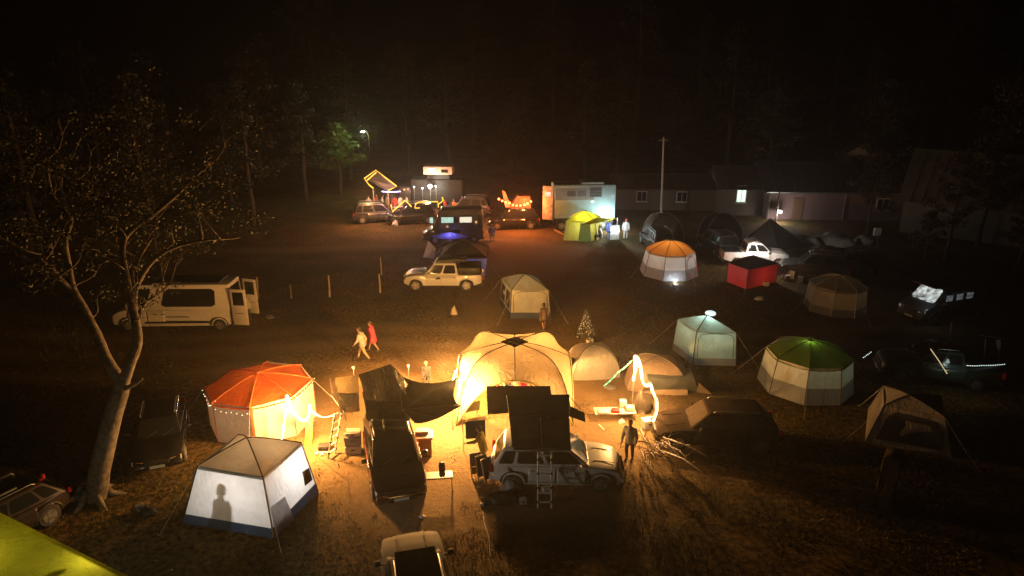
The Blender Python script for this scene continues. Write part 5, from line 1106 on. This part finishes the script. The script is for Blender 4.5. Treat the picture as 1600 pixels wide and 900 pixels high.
# ================================================================== SMALL THINGS
def crate(name, label, loc, d, mat, rz=0, lid=None, cat='box'):
    t = empty(name, loc, rz, label, cat); m = MB(); m.box((0, 0, d[2] / 2), d, tx=1.08, ty=1.08); m.build('tub', mat, t)
    m = MB(); m.rbox((0, 0, d[2] + .02), (d[0] * 1.12, d[1] * 1.12, .05), .015); m.build('lid', lid or mat, t)
    m = MB(); m.box((0, -d[1] * .56, d[2] * .7), (d[0] * .3, .03, .04)); m.build('clip', BLK, t); return t
BG = G(553, 706); PALE = pbr('pale_plastic', (.6, .56, .48), .5)
crate('storage_box', 'pale lower storage box under the grey one by the leaning ladder', BG, (.55, .4, .3), PALE, R(8)); crate('storage_box', 'grey middle storage box stacked on the pale box', BG + v((0, 0, .36)), (.58, .42, .36), pbr('grey_plastic', (.12, .12, .12), .5), R(8)); crate('storage_box', 'thin pale box on top of the grey storage box', BG + v((.05, 0, .79)), (.5, .36, .1), PALE, R(4))
crate('tool_case', 'small black case on the grass behind the leaning ladder', G(508, 701), (.45, .3, .14), BLK, R(5), cat='case')
o = MB(); 
for k in range(7): o.ball(G(503, 710) + v((random.uniform(-.25, .25), random.uniform(-.1, .1), .04)), (.09, .06, .04), 6, 4)
o = o.build('shoes', PALE); tag(o, 'pale shoes and slippers on the grass before the black case', 'shoes', kind='stuff')
def table(name, label, loc, rz, L, W, h, top, leg=STL):
    t = empty(name, loc, rz, label, 'table'); m = MB(); m.rbox((0, 0, h), (L, W, .035), .01); m.build('table_top', top, t)
    for a in (-1, 1):
        for b_ in (-1, 1): m = MB(); m.tube([(a * (L / 2 - .05), b_ * (W / 2 - .04), h), (a * (L / 2 - .03), b_ * (W / 2 - .03), 0)], .014, 6); m.build('leg', leg, t)
    m = MB(); m.tube([(-L / 2 + .05, -W / 2 + .04, h - .05), (L / 2 - .05, -W / 2 + .04, h - .05)], .01, 5); m.build('cross_bar', leg, t); return t
KB = empty('camp_kitchen_box', G(663, 708), R(5), 'cardboard coloured camp kitchen box with white top beside the dark red car', 'box')
m = MB(); m.rbox((0, 0, .38), (.62, .55, .72), .03); m.build('carton', pbr('cardboard', (.42, .28, .13), .85), KB); m = MB(); m.rbox((0, 0, .8), (.75, .65, .1), .03); m.build('lid', PALE, KB); m = MB(); m.rbox((-.05, .1, .92), (.5, .35, .12), .03); m.build('tray', PALE, KB)
tb = G(690, 778); t1 = table('folding_table', 'small folding grill table right of the dark red car', G(686, 766), R(8), 1.0, .42, .62, STL)
for k in range(9): m = MB(); m.box((-.42 + k * .105, 0, .655), (.02, .4, .015)); m.build('grill_bar', STL, t1)
SP = empty('speaker', G(691, 744, .66) , R(10), 'black upright speaker standing on the small folding table', 'speaker'); m = MB(); m.rbox((0, 0, .28), (.22, .2, .55), .06); m.build('case', BLK, SP, 40)
for z, r_ in ((.16, .08), (.38, .06)): m = MB(); m.tube([(0, -.1, z), (0, -.115, z)], r_, 14); m.build('speaker_cone', DKG, SP); m = MB(); m.tube([(-.07, 0, .54), (-.07, 0, .62), (.07, 0, .62), (.07, 0, .54)], .012, 6); m.build('handle', BLK, SP)
# folded boards leaning at the tailgate
for i, x in enumerate((745, 754, 763)):
    p = G(x, 742 + 4 * i); t = empty('folding_chair', p, R(20 + 8 * i), 'folded pale framed camp chair, %s of three behind the white crossover' % ('leftmost', 'middle', 'rightmost')[i], 'chair', 'folded chairs behind the white crossover')
    for s in (-1, 1): m = MB(); m.tube([(s * .22, -.12, 0), (s * .22, .14, .85)], .022, 6); m.build('leg', PALE, t)
    m = MB(); m.sheet((-.22, .0, .38), (.22, 0, .38), (.22, .14, .84), (-.22, .14, .84), 3, 3); m.build('backrest', DKB, t, True); m = MB(); m.sheet((-.22, -.09, .12), (.22, -.09, .12), (.22, .0, .36), (-.22, 0, .36), 3, 3); m.build('seat', DKB, t, True)
    m = MB(); m.tube([(-.22, .14, .85), (.22, .14, .85)], .02, 6); m.build('frame_bar', PALE, t)
# black board held at the tailgate
p = v((-1.75, 22.1, 1.2)); o = MB(); o.rbox((0, 0, 0), (.75, .08, .7), .06); o = o.build('black_case_lid', BLK, None, 30); o.location = P(743, 671, 22.4); o.rotation_euler = (R(-10), 0, R(8)); tag(o, 'black square bag held up behind the white crossover', 'bag')
# table inside shelter + pots
table('folding_table', 'long folding table under the arch shelter', (.1, 26.9, 0), 0, 2.2, .7, .74, PALE)
for i, (x, rr__) in enumerate(((-.7, .12), (-.3, .08), (.2, .15), (.7, .1))):
    m = MB(); m.tube([(x, 26.9, .765), (x, 26.9, .765 + rr__ * 1.3)], rr__, 12); o = m.build('cooking_pot', (ALU, PALE, pbr('pink_plastic', (.7, .2, .25), .5), ALU)[i]); tag(o, '%s on the shelter table' % ('steel pot at the left end', 'small pale bowl', 'wide pink bowl', 'steel pot near the right end')[i], 'pot')
CH0 = empty('camp_chair', (-1.75, 26.0, 0), R(200), 'olive camp chair at the left opening of the arch shelter', 'chair'); OL = fabric('olive_chair', (.16, .15, .06), .1)
m = MB(); m.sheet((-.3, -.25, .42), (.3, -.25, .42), (.3, .25, .4), (-.3, .25, .4), 4, 4, .05); m.build('seat', OL, CH0, True); m = MB(); m.sheet((-.3, .25, .42), (.3, .25, .42), (.3, .4, .95), (-.3, .4, .95), 4, 4, 0); m.build('backrest', OL, CH0, True)
for a in (-1, 1):
    for b_ in (-1, 1): m = MB(); m.tube([(a * .28, b_ * .22, 0), (a * .3, -b_ * .1, .42), (a * .3, b_ * .25, .6)], .012, 5); m.build('leg', STL, CH0)
# dropped clothes, mats and bags by the crossover
def heap(name, label, loc, rx, ry, h, mat, cat='bag', seed=0):
    bm = bmesh.new(); bmesh.ops.create_icosphere(bm, subdivisions=3, radius=1); m = MB()
    m.add([(q.co.x * rx * (1 + .35 * noise.noise(q.co * 1.6 + v((seed, 0, 0)))), q.co.y * ry * (1 + .3 * noise.noise(q.co * 2 + v((0, seed, 0)))), max(0, q.co.z) * h * (1 + .5 * noise.noise(q.co * 2.2 + v((seed, 5, 0))))) for q in bm.verts], [tuple(a.index for a in f.verts) for f in bm.faces]); bm.free()
    o = m.build(name, mat, None, True); o.location = loc; tag(o, label, cat); return o
heap('black_bag', 'crumpled black duffel lying left of the crossover ladder', G(785, 783), .6, .28, .35, DKC, seed=1)
heap('grey_blanket', 'grey crumpled blanket beside the crossover rear wheel', G(800, 765), .4, .35, .55, GRYC, 'blanket', 2)
heap('dark_jacket', 'dark jacket dropped on the grass at the black duffel tip', G(768, 787), .35, .12, .12, DKC, 'jacket', 3)
crate('plastic_tub', 'small pale tub standing behind the crossover ladder', G(817, 786), (.22, .18, .14), PALE, .2)
crate('plastic_tub', 'white tub between the rungs of the crossover ladder', G(853, 770), (.24, .2, .2), WHT, .3)
SK = empty('string_peg', G(753, 792), 0, 'small pale peg with a thin cord trailing over the grass', 'cord'); m = MB(); m.rbox(G(753, 790) + v((0, 0, .05)), (.12, .1, .1), .02); m.build('peg', PALE, SK, world=True)
m = MB(); m.tube(wob([G(753, 793, .02), G(757, 815, .02), G(763, 840, .02), G(766, 870, .02)], 5, .05), .009, 5); m.build('cord', PALE, SK, world=True)
# low camp table with goods
PT_ = table('low_table', 'low pale table with cooking things left of the light mast', G(960, 652), R(3), 1.75, .6, .32, PALE)
for i, (x, y, nm, lb, mt, d) in enumerate(((944, 644, 'tray', 'white tray at the left end of the low table', WHT, (.5, .35, .08)), (962, 643, 'red_bowl', 'red bowl in the middle of the low table', pbr('red_plastic', (.6, .05, .05), .4), (.34, .3, .12)), (973, 636, 'paper_bag', 'white paper bag on the low table', WHT, (.28, .24, .34)), (984, 641, 'food_box', 'pale food box at the right end of the low table', PALE, (.36, .3, .2)))):
    m = MB(); m.rbox((0, 0, d[2] / 2 + .34), d, .03); o = m.build(nm, mt, None, 30); q = G(x, y, .34); o.location = (q.x, q.y, 0); tag(o, lb, nm.replace('_', ' '))
heap('white_bag', 'small white plastic bag on the grass before the low table', G(971, 661), .13, .1, .18, WHT, seed=4)
o = MB(); o.rbox((0, 0, .03), (.06, .5, .05), .01); o = o.build('plank', PALE); o.location = G(940, 669); o.rotation_euler = (0, 0, R(20)); tag(o, 'short pale stick lying before the low table', 'stick')
KC = heap('dark_parasol_bag', 'dark rounded covered barbecue beside the light mast', G(1002, 640), .5, .42, .85, DKB, 'barbecue', 5)
crate('cool_box', 'white cool box under the foot of the zigzag light tube', G(1012, 668), (.45, .35, .36), WHT, .3)
for i, (x, y) in enumerate(((862, 560), (905, 597), (955, 606))):
    pass
heap('grey_rug', 'folded grey rug at the foot of the green fairy lights', G(953, 606), .3, .2, .12, GRYC, 'rug', 6)
# branch heap
BH = empty('branch_heap', G(1030, 710), 0, 'heap of long bare cut branches lying right of the white crossover', 'branch heap'); random.seed(3)
BR_ = pbr('shiny_bark', (.14, .09, .055), .4, bump=.5, bscale=20)
for k in range(22):
    p0 = G(random.uniform(996, 1040), random.uniform(666, 712), random.uniform(.05, .7)); d = v((random.uniform(-.1, .9), random.uniform(-1.5, -.7), 0)).normalized() * random.uniform(.8, 2.6); d.z = random.uniform(-.4, .5)
    m = MB(); pts = wob([p0, p0 + d * .5 + v((0, 0, .12)), p0 + d], 3, .09, k)
    pts = [v((q.x, q.y, max(.03, q.z))) for q in pts]; m.tube(pts, lerp(random.uniform(.025, .065), .01, len(pts)), 6)
    for j in range(3):
        s0 = pts[2 + j]; e = s0 + v((random.uniform(-.4, .4), random.uniform(-.4, .3), random.uniform(.05, .45))); m.tube([s0, s0.lerp(e, .5) + v((0, 0, .05)), e], [.012, .009, .004], 5)
    m.build('branch', BR_, BH, True, world=True)
bulbs('fairy_lights', 'dim fairy lights hooked on the branch heap pointing right', [G(1022, 694, .5), G(1036, 691, .5), G(1056, 682, .6)], 12, .02, glow('fairy_dim', (1, .8, .5), .9), .03)
# christmas tree
XT = empty('christmas_tree', G(915, 534), 0, 'small decorated conifer with pale baubles alone in the field', 'christmas tree')
m = MB(); m.tube([(0, 0, 0), (0, 0, 1.9)], [.05, .01], 7); m.build('trunk', BARKD, XT)
cl = []
for k in range(70): z = .3 + 1.55 * (k / 70); a = k * 2.4; rr = (1.95 - z) * .3; cl.append((rr * cos(a), rr * sin(a), z, .09))
leaves('crown', cl, 5200, .1, .035, pbr('conifer_needle', (.09, .11, .05), .7, var=.4), XT, 9)
m = MB()
for k in range(110): z = .3 + 1.5 * random.random(); a = random.random() * 7; rr = (1.98 - z) * .3; m.ball((rr * cos(a), rr * sin(a), z), .032, 6, 5)
o = m.build('bauble', glow('bauble_glint_glow', (1, .8, .5), .22), XT); o['kind'] = 'stuff'  # baubles glow faintly in place of the lamplight they would reflect
crate('gift_box', 'pale box at the foot of the small decorated conifer', G(918, 533) + v((.1, -.2, 0)), (.3, .25, .18), PALE, .4)
heap('white_bundle', 'small bundle with a red tip standing alone behind the walking couple', G(709, 491), .2, .18, .5, cloth('bundle', (.5, .42, .35)), 'bundle', 8)
heap('engine_part', 'small black camp stove on the grass left of the white walled tent', G(232, 802), .3, .2, .25, DKC, 'stove', 9)
crate('black_tub', 'small chrome edged tub beside the black camp stove', G(219, 797), (.2, .16, .18), STL, .5)
heap('ground_bag', 'pale bag in the dark grass beside the rear of the white van', G(422, 497), .25, .2, .2, GRYC, seed=10); heap('ground_bag', 'pale plastic bag in the dark field below the red awning room', G(1187, 468), .35, .2, .2, PALE, seed=12)
heap('ground_bag', 'small pale rag lying left of the silver car', G(660, 808), .12, .08, .06, PALE, seed=13)
for i, (x, y, d, mt, lb) in enumerate(((1206, 428, (.5, .4, .3), WHT, 'white tub between the red awning room and the camp fire'), (1216, 418, (.6, .4, .35), PALE, 'pale chest behind the small camp fire'), (1240, 434, (.7, .3, .5), ALU, 'silver slatted rack right of the camp fire'), (1250, 440, (.5, .3, .3), STL, 'grey crate right of the silver rack'), (1196, 446, (.4, .3, .25), WHT, 'small white box at the foot of the red awning room'))):
    crate('camp_box', lb, G(x, y), d, mt, .4 * i)
for i, (x, y, lb) in enumerate(((1100, 386, 'silver motorbike parked right of the far orange topped tent'), (1234, 806, None))):
    if not lb: continue
    t = empty('motorbike', G(x, y), R(30), lb, 'motorbike')
    for xx in (-.65, .65): m = MB(); m.tube([(xx + .28 * cos(a), 0, .3 + .28 * sin(a)) for a in [2 * pi * k / 16 for k in range(17)]], .05, 6, False); m.build('wheel', RUB, t)
    m = MB(); m.rbox((.15, 0, .75), (.5, .28, .25), .1); m.build('fuel_tank', WHT, t, 40); m = MB(); m.rbox((-.35, 0, .78), (.6, .26, .1), .04); m.build('seat', BLK, t, 40); m = MB(); m.rbox((0, 0, .45), (.5, .25, .35), .05); m.build('engine', STL, t, 40)
    m = MB(); m.tube([(.65, 0, .3), (.45, 0, 1.0), (.4, .35, 1.05)], .025, 6); m.tube([(.45, 0, 1.0), (.4, -.35, 1.05)], .025, 6); m.build('fork', ALU, t); m = MB(); m.ball((.58, 0, .88), .1, 8, 6); m.build('headlight', glow('bike_lamp', (.8, .85, 1), 1.5), t)
CHX = empty('camp_chair', G(1224, 436), R(30), 'white lounge chair beside the small camp fire', 'chair')
m = MB(); m.sheet((-.3, -.4, .35), (.3, -.4, .35), (.3, .3, .3), (-.3, .3, .3), 3, 3); m.build('seat', WHT, CHX); m = MB(); m.sheet((-.3, .3, .3), (.3, .3, .3), (.3, .6, .9), (-.3, .6, .9), 3, 3); m.build('backrest', WHT, CHX)
for a in (-1, 1):
    for b_ in (-1, 1): m = MB(); m.tube([(a * .28, b_ * .35, 0), (a * .28, b_ * .3, .34)], .02, 5); m.build('leg', ALU, CHX)
for i in range(5):
    x, y = ((577, 322), (592, 324), (604, 322), (622, 322), (650, 336))[i]; table('market_table', 'laden table %s in the far camp' % ('at the left end', 'second from the left', 'in the middle', 'fourth from the left', 'before the rope lit off roader')[i], G(x, y + 12), .2 * i, 1.3, .6, .7, (WHT, PALE, RDC, WHT, PALE)[i])
for x, y, r_ in ((655, 348, .3), (773, 352, .35), (617, 352, .3)): heap('supply_bag', 'pale round bag %s' % {655: 'before the far rope light', 773: 'left of the far ladder', 617: 'below the zigzag rope light'}[x], G(x, y), r_, r_ * .8, r_ * 1.5, PALE, seed=x)
# guy rope between tent and ladder
GR = empty('guy_rope', P(486, 640, 24.2), 0, 'pale double cord from the bright light tube to the leaning ladder', 'rope'); 
for k in (0, 1): m = MB(); m.tube(wob([P(486, 640 + 5 * k, 24.2), P(505, 652, 24), P(528, 645 + k * 3, 23.6)], 6, .01), .012, 5); m.build('cord', PALE, GR, world=True)
# yellow canopy at lower left
YC = empty('yellow_canopy', G(40, 900), 0, 'big yellow canopy roof lit from below cutting the lower left corner', 'canopy')
YF = fabric('yellow_canopy_fabric', (.62, .55, .03), .5); e0, e1 = G(-90, 756, 3), G(210, 905, 3); bk = (e1 - e0).cross(v((0, 0, 1))).normalized() * 4.2
m = MB(); m.sheet(e0, e1, e1 + bk + v((0, 0, .35)), e0 + bk + v((0, 0, .35)), 24, 16, .15, .03); m.build('roof_sheet', YF, YC, True, world=True)
m = MB(); m.sheet(e0, e1, e1 - v((0, 0, .22)), e0 - v((0, 0, .22)), 24, 2, 0, .02); m.build('valance', YF, YC, True, world=True)
for q in (e0, e1, e1 + bk, e0 + bk): m = MB(); m.tube([q, (q.x, q.y, 0)], .03, 6); m.build('pole', STL, YC, world=True)
lq = e0.lerp(e1, .8) + bk * .06; t = lantern('lamp hanging under the edge of the yellow canopy', lq - v((0, 0, .35)), glow('canopy_lamp', (1, .95, .6), 8), 0, (1, .9, .5), .07, False); lamp(lq - v((0, 0, .33)) + v((.3, .35, -.3)), 60, (1, .9, .62), .06, t); lamp(lq + v((.35, .4, -.3)), 520, (1, .94, .84), .4, t, spot=54, aim=(-.6, 21.0, .8))  # spot added beside the lamp, standing in for an unseen source lighting the centre
lamp(e0.lerp(e1, .5) + bk * .4 - v((0, 0, 1.1)), 90, (1, .92, .5), .1, t)
# ================================================================== HAZE
if HAZE:
    mb = MB(); mb.box((0, 55, 16), (310, 206, 35)); m = bpy.data.materials.new('haze'); m.use_nodes = True; nt = m.node_tree; nt.nodes.clear()
    o_ = nt.nodes.new('ShaderNodeOutputMaterial'); v_ = nt.nodes.new('ShaderNodeVolumePrincipled'); v_.inputs['Density'].default_value = HAZE
    v_.inputs['Color'].default_value = (.85, .85, .85, 1); v_.inputs['Anisotropy'].default_value = .78; nt.links.new(v_.outputs[0], o_.inputs['Volume'])
    hz = mb.build('haze', m); tag(hz, 'thin dusty smoke haze hanging over the camp', 'haze', kind='stuff')
